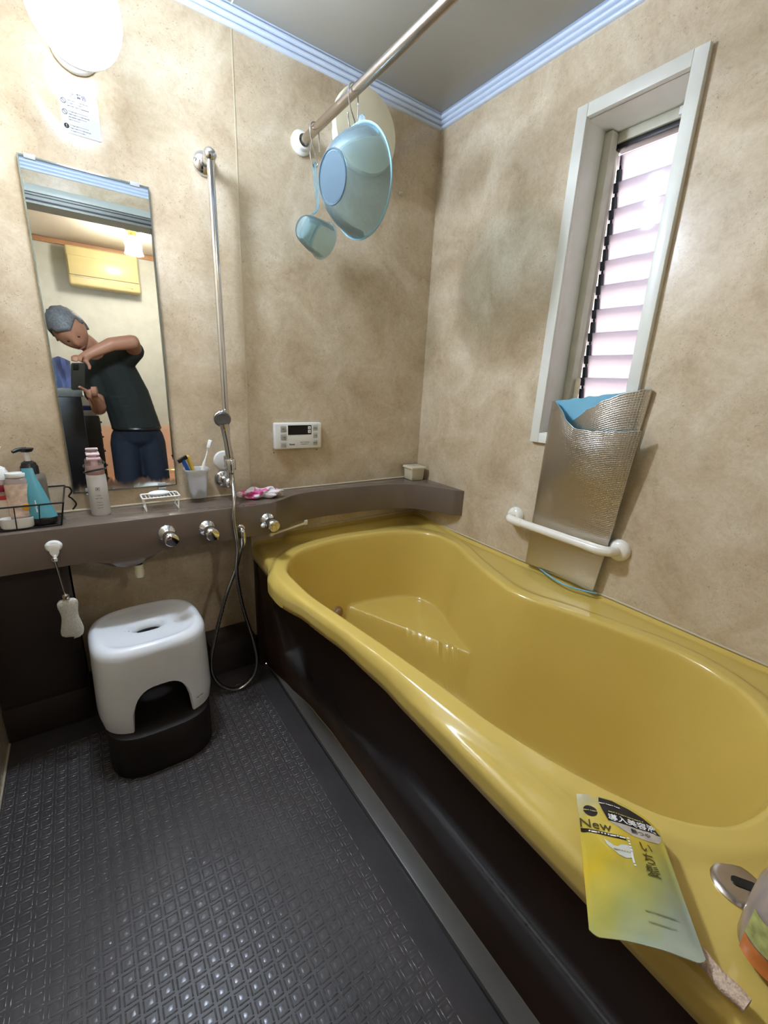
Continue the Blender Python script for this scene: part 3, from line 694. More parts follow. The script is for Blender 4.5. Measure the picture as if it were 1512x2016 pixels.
# ------------------------------------------------------------------ STOOL
def ring_pt(a, w_, d_, n_):
    c, s = math.cos(a), math.sin(a); return (math.copysign(abs(c)**(2/n_), c)*w_, math.copysign(abs(s)**(2/n_), s)*d_)
t = thing('added_platform', 'low dark brown platform added on the floor under the white stool', 'platform', (.088, 1.318, 0))  # platform added to carry the raised stool and fill the dark patch below
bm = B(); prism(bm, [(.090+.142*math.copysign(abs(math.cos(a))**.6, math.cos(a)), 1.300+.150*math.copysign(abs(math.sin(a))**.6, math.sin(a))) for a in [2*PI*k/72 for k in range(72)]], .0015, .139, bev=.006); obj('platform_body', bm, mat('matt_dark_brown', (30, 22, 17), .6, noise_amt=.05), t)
t = thing('bath_stool', 'white plastic bath stool with an oval hand hole, under the mirror', 'stool', (.088, 1.318, .139))
cx, cy, tw = .090, 1.318, math.radians(2)
W0, D0 = .150, .140
ZS = .140; H = .262
def spt(a, w_, d_, z, n_=3.2):
    x, y = ring_pt(a, w_, d_, n_); return Vector((cx+x*math.cos(tw)-y*math.sin(tw), cy+x*math.sin(tw)+y*math.cos(tw), z))
N = 128
bm = B(); rows = []
A = [2*PI*k/N for k in range(N)]
# seat: from the hole outwards, dished, then over the rounded edge and down the skirt with the arches cut out
HX, HY = .033, .021
for w_, d_, z in ((.033, .021, H-.034), (.033, .021, H-.028), (.0355, .0235, H-.0225), (.043, .030, H-.0145), (.049, .035, H-.0112), (.054, .040, H-.0102)):
    rows.append([spt(a, w_, d_, z, 2.5) for a in A])
for k in range(1, 8):
    u = k/7; w_ = .054+(W0-.030-.054)*u; d_ = .040+(D0-.030-.040)*u
    rows.append([spt(a, w_, d_, H-.0102+.0062*u*u, 2.5+.6*u) for a in A])
rows.append([spt(a, W0-.024, D0-.024, H, 3.1) for a in A]); rows.append([spt(a, W0-.016, D0-.016, H-.001, 3.1) for a in A]); rows.append([spt(a, W0-.007, D0-.007, H-.007, 3.1) for a in A]); rows.append([spt(a, W0-.001, D0-.001, H-.018, 3.1) for a in A])
def arch(a):
    """lower limit of the skirt in the direction a: 0 = floor (leg), else arch height"""
    x, y = ring_pt(a, W0, D0, 3.1)
    if abs(y) > D0*.72: q = abs(x)/.080; hgt = .135
    else: q = abs(y)/.070; hgt = .03
    return hgt*math.sqrt(max(0, 1-q**3.2)) if q < 1 else 0
for k in range(1, 15):
    u = k/14; row = []
    for a in A:
        z0 = arch(a); z = (H-.018)+(z0-(H-.018))*u
        fl = 1+.035*sst(0, 1, (H-z)/H)-.035*sst(.85, 1, (H-z)/H)
        row.append(spt(a, W0*fl, D0*fl, z, 3.1))
    rows.append(row)
outer_last = rows[-1]
for k in range(0, 12):           # inside skin
    u = 1-k/11; row = []
    for a in A:
        z0 = arch(a); z = (H-.03)+(z0-(H-.03))*u
        row.append(spt(a, W0-.006, D0-.006, z, 3.1))
    rows.append(row)
for f in (.8, .5, .3): rows.append([spt(a, W0*f, D0*f, H-.022, 2.8) for a in A])
rows.append([spt(a, HX+.004, HY+.004, H-.022, 2.6) for a in A]); rows.append(rows[0])
grid(bm, rows, True); bmesh.ops.remove_doubles(bm, verts=bm.verts, dist=.00005)
bm.transform(Matrix.Translation((0, 0, ZS)))
obj('stool_body', bm, M_stool, t, angle=60)
text(marks(5), .006, frameM((cx+.104, cy-.1405, ZS+.052), (1, .16, .35), (-.35, 0, 1)), M_inkd, t, name='maker_mark')
bm = B()
for k in range(34):
    a = random.uniform(0, 2*PI); rr_ = random.uniform(.05, .115); x = cx+rr_*math.cos(a); y = cy+rr_*math.sin(a)
    u_ = (math.hypot(x-cx, y-cy)-.04)/.09
    sphere(bm, (x, y, ZS+H-.0098+.0055*max(0, min(1, u_))**2), (.0018, .0018, .0008), 8, 5)
w_ = obj('seat_drops', bm, M_water, t, kind='stuff')

# ------------------------------------------------------------------ HANDRAIL
t = thing('handrail', 'white plastic grab rail on the right wall above the tub', 'grab rail', (XW, .74, .685))
ya, yb = .925, .553
pts = catmull([(XW-.004, ya, .686), (XW-.028, ya-.001, .686), (XW-.047, ya-.010, .686), (XW-.056, ya-.032, .686), (XW-.056, ya-.07, .686)], 6)
bm = B(); tube(bm, pts, .0145, 20); lathe(bm, (XW-.0005, ya, .686), (-1, 0, 0), [(0, 0), (.033, 0), (.033, .006), (.028, .014), (.018, .020), (0, .020)], 32); obj('end_cap', bm, M_ivory, t)
pts = catmull([(XW-.004, yb, .686), (XW-.028, yb+.001, .686), (XW-.047, yb+.010, .686), (XW-.056, yb+.032, .686), (XW-.056, yb+.07, .686)], 6)
bm = B(); tube(bm, pts, .0145, 20); lathe(bm, (XW-.0005, yb, .686), (-1, 0, 0), [(0, 0), (.033, 0), (.033, .006), (.028, .014), (.018, .020), (0, .020)], 32); obj('end_cap', bm, M_ivory, t)
bm = B(); tube(bm, [(XW-.056, ya-.0695, .686), (XW-.056, yb+.0695, .686)], .0135, 20); obj('grip', bm, M_ivory, t)

# ------------------------------------------------------------------ ROLLED BATH COVER (foil outside, blue foam inside)
def foil_material():
    m = bpy.data.materials.new('silver_foil'); m.use_nodes = True; nt = m.node_tree; p = nt.nodes['Principled BSDF']; L = nt.links.new
    p.inputs['Metallic'].default_value = 1; p.inputs['Base Color'].default_value = lin((206, 200, 190)); p.inputs['Roughness'].default_value = .30
    uv = nt.nodes.new('ShaderNodeUVMap'); mp = nt.nodes.new('ShaderNodeMapping'); mp.inputs['Scale'].default_value = (150, 150, 1); L(uv.outputs[0], mp.inputs[0])
    br = nt.nodes.new('ShaderNodeTexBrick'); br.inputs['Scale'].default_value = 1; br.offset = 0; br.inputs['Brick Width'].default_value = 1; br.inputs['Row Height'].default_value = 1; br.inputs['Mortar Size'].default_value = .12; br.inputs['Mortar Smooth'].default_value = 1
    L(mp.outputs[0], br.inputs['Vector']); nz = nt.nodes.new('ShaderNodeTexNoise'); nz.inputs['Scale'].default_value = 9; L(uv.outputs[0], nz.inputs['Vector'])
    b = nt.nodes.new('ShaderNodeBump'); b.inputs['Strength'].default_value = .35; b.inputs['Distance'].default_value = .0012; L(br.outputs['Fac'], b.inputs['Height'])
    b2 = nt.nodes.new('ShaderNodeBump'); b2.inputs['Strength'].default_value = .5; b2.inputs['Distance'].default_value = .006; L(nz.outputs['Fac'], b2.inputs['Height']); L(b.outputs['Normal'], b2.inputs['Normal'])
    L(b2.outputs['Normal'], p.inputs['Normal']); return m
M_foil = foil_material(); M_foam = mat('blue_foam', (120, 178, 200), .6, noise_amt=.05, nscale=30)
t = thing('bath_cover', 'rolled silver foil bath cover with blue foam inside, stuck behind the grab rail', 'bath cover', (1.21, .69, .54))
# section in (y, x): front free edge right -> left fold -> back along the wall -> right fold -> inner flap going left
nv = 26; secs = []
def sect(v):
    """list of (x, y, ztop) along the sheet at relative height v (0 bottom .. 1 top)"""
    op = .006+.046*sst(.30, 1.0, v); yl = .840-.008*v; yr = .592-.050*v; yrb = yr+.020; xb = XW-.0125
    pts = []
    for k in range(25):
        s = k/24; y = yr+(yl-yr)*s; bulge = op*(math.sin(PI*min(1, .10+.90*s))**.75)*(1-.15*s)
        pts.append((xb-.0105-bulge, y, 1.032-.014*math.sin(PI*min(1, s*1.15))+.060*sst(.60, 1, s)))
    pts.append((xb-.006, yl+.006, 1.092)); pts.append((xb+.001, yl+.004, 1.092))
    for k in range(1, 21):
        s = k/20; y = yl+(yrb-.004-yl)*s; pts.append((xb+.006-.003*math.sin(PI*s), y, 1.092+.046*s-.0*s))
    pts.append((xb+.002, yrb-.009, 1.138)); pts.append((xb-.002, yrb-.007, 1.137))
    for k in range(1, 21):
        s = k/20; y = yrb+(.80-yrb)*s; pts.append((xb-.0035-op*.55*math.sin(PI*s)**.8, y, 1.136-.02*s-.13*s**1.8))
    return pts
np_ = len(sect(0)); cols = []
arc = [0]; s0 = sect(.6)
for i in range(1, np_): arc.append(arc[-1]+math.hypot(s0[i][0]-s0[i-1][0], s0[i][1]-s0[i-1][1]))
bm = B(); uvl = bm.loops.layers.uv.new('UVMap'); rows = []
zb = .5385
for j in range(nv+1):
    v = j/nv; sp_ = sect(v); row = []
    for i, (x, y, zt_) in enumerate(sp_):
        lean = -.012*v
        zbot = zb + (.0 if i > 26 else .012*math.sin(PI*i/26)**2)*1
        z = zbot+(zt_-zbot)*v+(.0016*math.sin(i*1.7)+.001*math.sin(i*4.1))*(1 if v == 1 else 0)
        row.append((x+.006*(1-v)*0, y+lean*0-.0*v, z))
    rows.append(row)
vv = grid(bm, rows); bm.faces.ensure_lookup_table()
for f in bm.faces: pass
idx = {}
for j, r_ in enumerate(vv):
    for i, v_ in enumerate(r_): idx[v_] = (arc[i], .6*j/nv)
for f in bm.faces:
    for l in f.loops: l[uvl].uv = idx[l.vert]
bm.normal_update()
# outer foil skin
me = bpy.data.meshes.new('foil'); bm2 = bm.copy(); bm2.to_mesh(me); bm2.free()
for p_ in me.polygons: p_.use_smooth = True
foil = obj('foil_skin', me, M_foil, t)
# foam layer: offset to the inside
bm.normal_update()
f0 = bm.faces[5]; 
sgn = 1 if sum((f.normal.x for f in list(bm.faces)[:20])) < 0 else -1
off = {v_: v_.co-v_.normal*sgn*.0034 for v_ in bm.verts}
off0 = {v_: v_.co-v_.normal*sgn*.0006 for v_ in bm.verts}
b3 = B(); A_ = [[off0[v_] for v_ in r_] for r_ in vv]; Bq = [[off[v_] for v_ in r_] for r_ in vv]
va = grid(b3, A_); vb = grid(b3, Bq)
for i in range(np_-1):
    b3.faces.new((va[-1][i], va[-1][i+1], vb[-1][i+1], vb[-1][i])); b3.faces.new((va[0][i], va[0][i+1], vb[0][i+1], vb[0][i]))
for j in range(nv):
    b3.faces.new((va[j][0], va[j+1][0], vb[j+1][0], vb[j][0])); b3.faces.new((va[j][-1], va[j+1][-1], vb[j+1][-1], vb[j][-1]))
obj('foam_layer', b3, M_foam, t, label='pale blue foam lining'); bm.free()
bm = B(); tube(bm, catmull([(1.232, .79, .5375), (1.205, .72, .536), (1.196, .66, .536), (1.215, .60, .5375), (1.228, .58, .5375)], 6), [.002]+[.0028]*23+[.002], 8); obj('foam_edge', bm, M_foam, t)

# ------------------------------------------------------------------ THINGS ON THE LEDGE
ZL = .7172
# wire basket
t = thing('wire_basket', 'black wire basket of bottles at the left end of the counter', 'basket', (-.16, 1.42, ZL))
M_wire = mat('black_wire', (22, 22, 24), .35, metal=.3, noise_amt=.1)
bx0, bx1, by0, by1 = -.262, -.062, 1.358, 1.478
bt = [(bx0+.006, by0+.006), (bx1-.012, by0+.006), (bx1-.012, by1-.004), (bx0+.006, by1-.004)]
tp = [(bx0, by0), (bx1, by0), (bx1+.004, by1), (bx0, by1)]
zt4 = [.781, .781, .800, .800]
bm = B(); tube(bm, [(x, y, ZL+.003) for x, y in bt], .002, 8, closed=True); obj('base_ring', bm, M_wire, t)
bm = B()
for k in range(4):
    a, b = Vector((*tp[k], zt4[k])), Vector((*tp[(k+1) % 4], zt4[(k+1) % 4])); tube(bm, [a, b], .0022, 8)
obj('top_ring', bm, M_wire, t)
for k in range(9):
    y = by0+.012+(by1-by0-.024)*k/8
    bm = B(); tube(bm, [(bt[0][0], y, ZL+.003), (bt[1][0], y, ZL+.003)], .0011, 6); obj('base_wire', bm, M_wire, t)
def lerp2(a, b, s): return (a[0]+(b[0]-a[0])*s, a[1]+(b[1]-a[1])*s)
for side, cnt in ((0, 4), (2, 4), (1, 3), (3, 3)):
    for k in range(cnt+1):
        s = k/cnt; b_ = lerp2(bt[side], bt[(side+1) % 4], s); a_ = lerp2(tp[side], tp[(side+1) % 4], s); z_ = zt4[side]+(zt4[(side+1) % 4]-zt4[side])*s
        bm = B(); tube(bm, [(b_[0], b_[1], ZL+.003), (a_[0], a_[1], z_)], .0013 if k not in (0, cnt) else .002, 6); obj('upright_wire', bm, M_wire, t)
bm = B(); x = bx1+.004
tube(bm, catmull([(x-.002, 1.470, .798), (x+.010, 1.472, .795), (x+.014, 1.472, .782), (x+.006, 1.471, .770), (x+.012, 1.472, .762), (x+.020, 1.472, .745), (x+.010, 1.472, .730)], 5), .0022, 8); obj('side_clip', bm, M_wire, t)

def pump_bottle(name, label, x, y, z, w_, d_, h, body, capm, hp, pm=None, stemm=None, ch=.026):
    t = thing(name, label, 'bottle', (x, y, z), 'pump bottles in the wire basket')
    bm = B(); prof = [(0, 0), (.94, 0), (1, .006), (1, h-.016), (.95, h-.006), (.8, h), (0, h)]
    r_ = []
    for f, zz in prof:
        r_.append([(x+px*f, y+py*f, z+zz) for px, py in [ring_pt(a, w_, d_, 3.2) for a in [2*PI*k/40 for k in range(40)]]])
    grid(bm, r_, True); bmesh.ops.remove_doubles(bm, verts=bm.verts, dist=.00005)
    obj('bottle_body', bm, body, t, angle=50)
    bm = B(); lathe(bm, (x, y, z+h), (0, 0, 1), [(0, 0), (.0195, 0), (.0195, ch*.55), (.0165, ch*.7), (.0155, ch*.85), (.0085, ch), (0, ch)], 28); obj('collar', bm, capm, t)
    bm = B(); lathe(bm, (x, y, z+h+ch), (0, 0, 1), [(0, 0), (.006, 0), (.006, hp), (0, hp)], 16); obj('pump_stem', bm, stemm or M_white, t)
    bm = B(); zz = z+h+ch+hp; lathe(bm, (x, y, zz), (0, 0, 1), [(0, 0), (.012, 0), (.016, .006), (.0165, .009), (0, .011)], 24)
    tube(bm, [(x, y, zz+.007), (x-.016, y-.012, zz+.007), (x-.026, y-.019, zz+.003)], [.0055, .005, .004], 10); obj('pump_head', bm, pm or capm, t)
    return t
M_gr = mat('grey_bottle_plastic', (112, 104, 92), .3, noise_amt=.05)
pump_bottle('pump_bottle', 'tall smoky grey bottle with black pump behind the turquoise tube', -.124, 1.440, ZL+.006, .031, .022, .124, M_gr, M_black, .024, M_black, M_white, .034)
pt = pump_bottle('pump_bottle', 'white pump bottle of pink shampoo at the left edge of the basket', -.186, 1.425, ZL+.006, .034, .022, .118, M_bottleclear, M_white, .040, None, None, .032)
bm = B(); box(bm, -.216, -.160, 1.4015, 1.4030, ZL+.025, ZL+.085, .0005); lb = obj('front_label', bm, mat('cream_label', (226, 214, 196), .5, noise_amt=.05), pt, label='cream label with a red band')
bm = B(); box(bm, -.216, -.160, 1.4005, 1.4016, ZL+.074, ZL+.085); obj('red_band', bm, mat('red_print', (190, 52, 60), .5), lb)
bm = B(); box(bm, -.214, -.16, 1.4000, 1.4030, ZL+.095, ZL+.112, .002); obj('red_shoulder', bm, mat('dark_red_print', (134, 30, 44), .4), pt)
M_pouch1 = mat('refill_print', (214, 190, 170), .35, noise_amt=.3, nscale=60)
t = thing('refill_bottle', 'squat bottle with a white lid and colourful fruit label beside the pump bottle', 'bottle', (-.150, 1.402, ZL+.006))
bm = B(); r_ = []
for f, zz in ((0, 0), (.95, 0), (1, .004), (1.02, .06), (.95, .118), (.8, .124), (0, .124)): r_.append([(-.150+px*f, 1.402+py*f, ZL+.006+zz) for px, py in [ring_pt(a, .026, .017, 2.8) for a in [2*PI*k/36 for k in range(36)]]])
grid(bm, r_, True); bmesh.ops.remove_doubles(bm, verts=bm.verts, dist=.00005); obj('bottle_body', bm, M_bottleclear, t)
bm = B(); prism(bm, [(-.150+.022*math.cos(a), 1.402+.016*math.sin(a)) for a in [2*PI*k/28 for k in range(28)]], ZL+.1305, ZL+.142, bev=.002); obj('lid', bm, M_white, t)
bm = B(); r_ = [[(-.150+px*1.05, 1.402+py*1.05, ZL+.03+zz) for px, py in [ring_pt(a, .026, .017, 2.8) for a in [PI*1.0+PI*k/20 for k in range(21)]]] for zz in (0, .03, .06, .085)]; grid(bm, r_); obj('fruit_label', bm, M_pouch1, t)
bm = B(); lathe(bm, (-.140, 1.3825, ZL+.055), (0, -1, 0), [(0, .0016), (.008, .0014), (.009, 0)], 20); obj('orange_print', bm, mat('orange_print', (226, 160, 50), .5), t)
t = thing('white_tray', 'low white plastic pot at the front of the basket', 'pot', (-.162, 1.376, ZL+.004))
bm = B(); rows = []
for f, zz in ((0, 0), (.9, 0), (1, .004), (1.04, .026), (.98, .026), (.93, .006), (0, .005)): rows.append([(-.163+px*f, 1.380+py*f, ZL+.0045+zz) for px, py in [ring_pt(a, .034, .016, 2.6) for a in [2*PI*k/40 for k in range(40)]]])
grid(bm, rows, True); bmesh.ops.remove_doubles(bm, verts=bm.verts, dist=.00005); obj('pot_body', bm, M_white, t)
# turquoise tube standing on its black cap
t = thing('turquoise_tube', 'turquoise squeeze tube standing on its black cap in the basket', 'tube', (-.108, 1.385, ZL+.006))
bm = B(); rows = []
for k in range(17):
    s = k/16; w_ = .0265*(1-s)+.0075*s if s < .86 else .010; dd = .0165*(1-s**1.3)+.0012
    xo = -.108-.018*s
    rows.append([(xo+px, 1.386+py+.012*s, ZL+.024+.128*s) for px, py in [ring_pt(a, w_+.002, dd, 2.4) for a in [2*PI*j/32 for j in range(32)]]])
grid(bm, rows, True); bm.faces.new([bm.verts[i] for i in range(0)]) if False else None
obj('tube_body', bm, mat('turquoise_plastic', (82, 152, 164), .35, noise_amt=.04), t)
bm = B(); lathe(bm, (-.108, 1.386, ZL+.006), (0, 0, 1), [(0, 0), (.026, 0), (.0275, .003), (.0280, .018), (.026, .020), (0, .020)], 36, sy=.66, xdir=(1, 0, 0)); obj('tube_cap', bm, M_black, t)
q = frameM((-.120, 1.3685, ZL+.058), (0, 0, 1), (-1, 0, 0)); 
text('▬▪▬▬', .009, q @ Matrix.Rotation(0, 4, 'Z'), M_white, t)

# white foam dispenser bottle in front of the mirror
t = thing('foam_dispenser', 'white cylindrical bottle with clear pink-tinted cap before the mirror', 'bottle', (.018, 1.438, ZL))
bx, by = .0185, 1.440
bm = B(); lathe(bm, (bx, by, ZL), (0, 0, 1), [(0, 0), (.0225, 0), (.024, .002), (.0242, .110), (.0232, .116), (.0215, .118), (0, .118)], 44); obj('bottle_body', bm, mat('satin_white_bottle', (206, 204, 202), .32, noise_amt=.02), t)
bm = B(); lathe(bm, (bx, by, ZL+.118), (0, 0, 1), [(.0225, 0), (.0225, .024), (.0215, .027), (.0205, .024), (.0205, 0)], 44); lathe(bm, (bx, by, ZL+.120), (0, 0, 1), [(0, 0), (.017, 0), (.017, .014), (.010, .018), (0, .018)], 32); obj('clear_cap', bm, translucent('clear_rose_plastic', (226, 196, 190), .4, .1, see=.45), t)
bm = B(); lathe(bm, (bx, by, ZL+.138), (0, 0, 1), [(0, 0), (.0085, 0), (.0085, .020), (0, .020)], 20); box(bm, bx-.017, bx+.017, by-.012, by+.012, ZL+.158, ZL+.166, .003); box(bm, bx-.016, bx+.016, by-.011, by+.011, ZL+.170, ZL+.177, .003); lathe(bm, (bx, by, ZL+.160), (0, 0, 1), [(0, 0), (.008, 0), (.008, .014), (0, .014)], 16)
obj('pump', bm, mat('rose_pump_plastic', (218, 190, 196), .3, noise_amt=.02), t)
bm = B(); tube(bm, [(bx+.0262*math.cos(a), by+.0262*math.sin(a), ZL+.128+.007*math.cos(a*1.0+.9)) for a in [2*PI*k/40 for k in range(40)]], .0024, 8, closed=True); obj('elastic_band', bm, M_black, t, label='black elastic band')
for yy, s, sz in ((.078, '▣', .013), (.060, marks(5, 1), .0042), (.052, marks(6, 2), .0040), (.040, marks(7, 3), .0036), (.032, marks(7, 4), .0036), (.024, marks(5, 5), .0036)):
    me = text_mesh(s, sz, Matrix.Identity(4))
    for v in me.vertices:
        a = -PI/2-.05+v.co.x/.0244; v.co = Vector((bx+(.0245+v.co.z)*math.cos(a), by+(.0245+v.co.z)*math.sin(a), ZL+yy+v.co.y))
    obj('lettering', me, M_ink, t)
# soap rack with soap
t = thing('soap_rack', 'small white wire soap rack on the counter', 'soap rack', (.175, 1.425, ZL))
sx0, sx1, sy0, sy1, sz = .124, .226, 1.405, 1.463, ZL+.040
bm = B(); tube(bm, [(x, y, sz) for x, y in [(.175+a, 1.434+b) for a, b in rrect(sx1-sx0, sy1-sy0, .006)]], .0023, 8, closed=True); obj('top_ring', bm, M_white, t)
for k in range(9):
    x = sx0+.012+(sx1-sx0-.024)*k/8
    bm = B(); tube(bm, [(x, sy0, sz-.001), (x, sy1, sz-.001)], .0014, 6); obj('cross_wire', bm, M_white, t)
for x, s in ((sx0+.003, 1), (sx1-.003, -1)):
    bm = B(); tube(bm, catmull([(x, sy0+.004, sz), (x+s*.004, sy0, ZL+.004), (x+s*.004, sy0+.004, ZL+.0022), (x+s*.004, sy1-.004, ZL+.0022), (x+s*.004, sy1, ZL+.004), (x, sy1-.004, sz)], 4), .0020, 8); obj('leg', bm, M_white, t)
bm = B(); sphere(bm, (.172, 1.434, sz+.0075), (.030, .018, .0075), 28, 12); o = obj('soap_bar', bm, mat('white_soap', (232, 236, 240), .35, noise_amt=.02), loc=(.172, 1.434, sz)); tag(o, 'worn oval bar of white soap lying on the wire rack', 'soap')
# cup with toothbrush and razor
t = thing('tooth_mug', 'milky plastic mug with flared rim on the counter left of the shower', 'cup', (.291, 1.455, ZL))
mx_, my_ = .291, 1.4605; ZM = ZL+.014
bm = B(); rows = []
def sq(a, r): return ring_pt(a, r, r*.92, 3.4)
for r_, zz in ((0, 0), (.021, 0), (.0255, .003), (.0325, .086), (.0385, .094), (.0375, .097), (.031, .090), (.0240, .006), (0, .004)):
    rows.append([(mx_+px, my_+py, ZM+zz) for px, py in [sq(a, r_) for a in [2*PI*k/48 for k in range(48)]]])
grid(bm, rows, True); bmesh.ops.remove_doubles(bm, verts=bm.verts, dist=.00005); obj('mug_body', bm, M_cup, t, angle=60)
t = thing('toothbrush', 'white toothbrush leaning right in the milky mug', 'toothbrush', (.28, 1.45, ZM+.006))
p0, p1 = Vector((.281, 1.452, ZM+.010)), Vector((.334, 1.449, .9065))
bm = B(); tube(bm, [p0, p0.lerp(p1, .45), p0.lerp(p1, .62), p0.lerp(p1, .72), p0.lerp(p1, 1.0)], [.0055, .005, .0058, .0026, .0026], 12); d = (p1-p0).normalized()
M = frameM(p1, d, (-.35, -.93, .1)); box(bm, -.013, .013, -.002, .0025, -.006, .006, .0018, M=M); obj('brush_handle', bm, M_white, t)
bm = B(); box(bm, -.012, .012, .0025, .0115, -.0052, .0052, .001, M=M); obj('bristles', bm, mat('bristle_white', (240, 244, 250), .6, noise_amt=.1, nscale=400), t)
t = thing('razor', 'blue and black disposable razor in the milky mug', 'razor', (.285, 1.45, ZM+.01))
p0, p1 = Vector((.296, 1.462, ZM+.012)), Vector((.250, 1.444, .860)); d = (p1-p0).normalized()
bm = B(); tube(bm, [p0, p0.lerp(p1, .55), p0.lerp(p1, .8), p1], [.004, .005, .0068, .0062], 12); obj('razor_handle', bm, mat('blue_plastic', (30, 84, 168), .25, noise_amt=.1), t)
M = frameM(p1+d*.003, d, (.3, -1, .2)); bm = B(); box(bm, -.006, .006, -.004, .004, -.016, .016, .001, M=M); obj('razor_head', bm, M_black, t)
p0, p1 = Vector((.303, 1.470, ZM+.012)), Vector((.2675, 1.4600, .866))
bm = B(); tube(bm, [p0, p0.lerp(p1, .5), p1], [.005, .0065, .0068], 14); sphere(bm, p1, .0068, 14, 8); o = obj('toothpaste_stick', bm, mat('yellow_plastic', (206, 176, 70), .35), loc=p0); tag(o, 'yellow rounded stick in the mug behind the blue razor', 'stick')
# scrunched pink and white cloth
t = B(); bmesh.ops.create_icosphere(t, subdivisions=5, radius=1)
for v in t.verts:
    n = v.co.normalized(); tw_ = n.x*3.6
    rr_ = 1+.16*math.sin(3*math.atan2(n.z, n.y)+tw_*2.2)+.20*noise.noise(n*2.4+Vector((3, 1, 0)))+.09*noise.noise(n*6)
    pinch = 1-.30*math.exp(-((n.x-.02)/.16)**2)
    v.co = Vector((.486+n.x*.066*rr_, 1.418+n.y*.030*rr_*pinch-.010*n.x, ZL+.0185+n.z*.0195*rr_*pinch))
    v.co.z = max(v.co.z, ZL+.0006)
mc = bpy.data.materials.new('pink_white_cloth'); mc.use_nodes = True; nt = mc.node_tree; p = nt.nodes['Principled BSDF']; L = nt.links.new; p.inputs['Roughness'].default_value = .75
tc = nt.nodes.new('ShaderNodeTexCoord'); nz = nt.nodes.new('ShaderNodeTexNoise'); nz.inputs['Scale'].default_value = 26; nz.inputs['Detail'].default_value = 2; L(tc.outputs['Object'], nz.inputs['Vector'])
r = nt.nodes.new('ShaderNodeValToRGB'); r.color_ramp.interpolation = 'CONSTANT'; e = r.color_ramp.elements; e[0].position = 0; e[0].color = lin((120, 70, 60)); e[1].position = .345; e[1].color = lin((214, 96, 152)); k = e.new(.45); k.color = lin((232, 150, 186)); k = e.new(.475); k.color = lin((226, 218, 222)); k = e.new(.70); k.color = lin((200, 150, 70))
L(nz.outputs['Fac'], r.inputs['Fac']); L(r.outputs['Color'], p.inputs['Base Color'])
o = obj('face_cloth', t, mc, loc=(.486, 1.42, ZL), angle=180); tag(o, 'twisted pink and white patterned cloth lying above the right tap', 'cloth')
# little cream box in the corner
t = thing('cream_box', 'small square cream plastic box on the counter in the corner', 'box', (1.188, 1.447, ZL))
q = Matrix.Translation((1.190, 1.449, 0)) @ Matrix.Rotation(math.radians(-4), 4, 'Z')
bm = B(); rows = []
for f, zz in ((0, 0), (.9, 0), (1, .003), (1.08, .052)): rows.append([q @ Vector((px*f, py*f, ZL+zz)) for px, py in rrect(.064, .060, .006)])
grid(bm, rows, True); bmesh.ops.remove_doubles(bm, verts=bm.verts, dist=.00005); obj('box_body', bm, M_cream, t, angle=50)
bm = B(); prism(bm, rrect(.080, .076, .007), ZL+.052, ZL+.060, q, bev=.002); o = obj('lid', bm, M_cream, t)
bm = B(); prism(bm, rrect(.020, .010, .004), ZL+.060, ZL+.0606, q); obj('lid_slot', bm, M_sash, o)

# ------------------------------------------------------------------ SUCTION HOOK AND HANGING SPONGE
t = thing('suction_hook', 'white suction hook stuck on the counter front at the left', 'hook', (-.097, 1.338, .66))
bm = B(); lathe(bm, (-.097, 1.3385, .672), (0, -1, .05), [(0, 0), (.019, 0), (.0185, .003), (.015, .009), (0, .012)], 32, sy=.85, xdir=(1, 0, 0)); obj('hook_disc', bm, M_white, t)
bm = B(); prism(bm, [(-.013, .012), (.013, .012), (.010, -.012), (.004, -.024), (-.004, -.024), (-.010, -.012)], 0, .004, frameM((-.097, 1.332, .668), (1, 0, 0), (0, 0, 1)), bev=.001); tube(bm, catmull([(-.097, 1.328, .650), (-.097, 1.322, .640), (-.097, 1.315, .640), (-.097, 1.312, .648)], 4), .003, 8); obj('hook_tip', bm, M_white, t)
t = thing('shower_sponge', 'white scrubbing sponge on a metal stem hanging from the suction hook', 'sponge', (-.093, 1.325, .52))
A0 = Vector((-.098, 1.317, .6415)); A1 = Vector((-.090, 1.322, .532))
bm = B(); tube(bm, [A0+Vector((0, 0, 0)), A1], .0022, 10); tube(bm, [A0+Vector((.006*math.cos(a), 0, .001+.006*math.sin(a))) for a in [2*PI*k/16 for k in range(16)]], .001, 6, closed=True); obj('stem', bm, M_chrome, t)
bm = B(); lathe(bm, A1+Vector((0, 0, .008)), (0, 0, -1), [(0, 0), (.006, 0), (.009, .004), (.009, .009), (.007, .014), (0, .014)], 20); obj('collar', bm, M_steel, t)
bm = B(); rows = []
S1 = Vector((-.089, 1.324, .525)); S2 = Vector((-.089, 1.328, .402))
for k in range(29):
    s = k/28; wv = .0215+.0035*math.cos(s*2*PI*1.0)*1+.004*s; e_ = min(1, math.sqrt(max(0, 1-abs(2*s-1)**7)))*1.0
    c_ = S1.lerp(S2, s); rows.append([(c_.x+px*e_+.0012*math.sin(s*9+px*80), c_.y+py*e_, c_.z-(.004*math.sin(px*90) if s > .9 else 0)) for px, py in [ring_pt(a, wv, .010, 2.6) for a in [2*PI*j/32 for j in range(32)]]])
grid(bm, rows, True); bmesh.ops.remove_doubles(bm, verts=bm.verts, dist=.0002); obj('sponge_pad', bm, mat('white_fleece', (206, 204, 192), .9, noise_amt=.12, nscale=220, bump=.8, bscale=500), t)

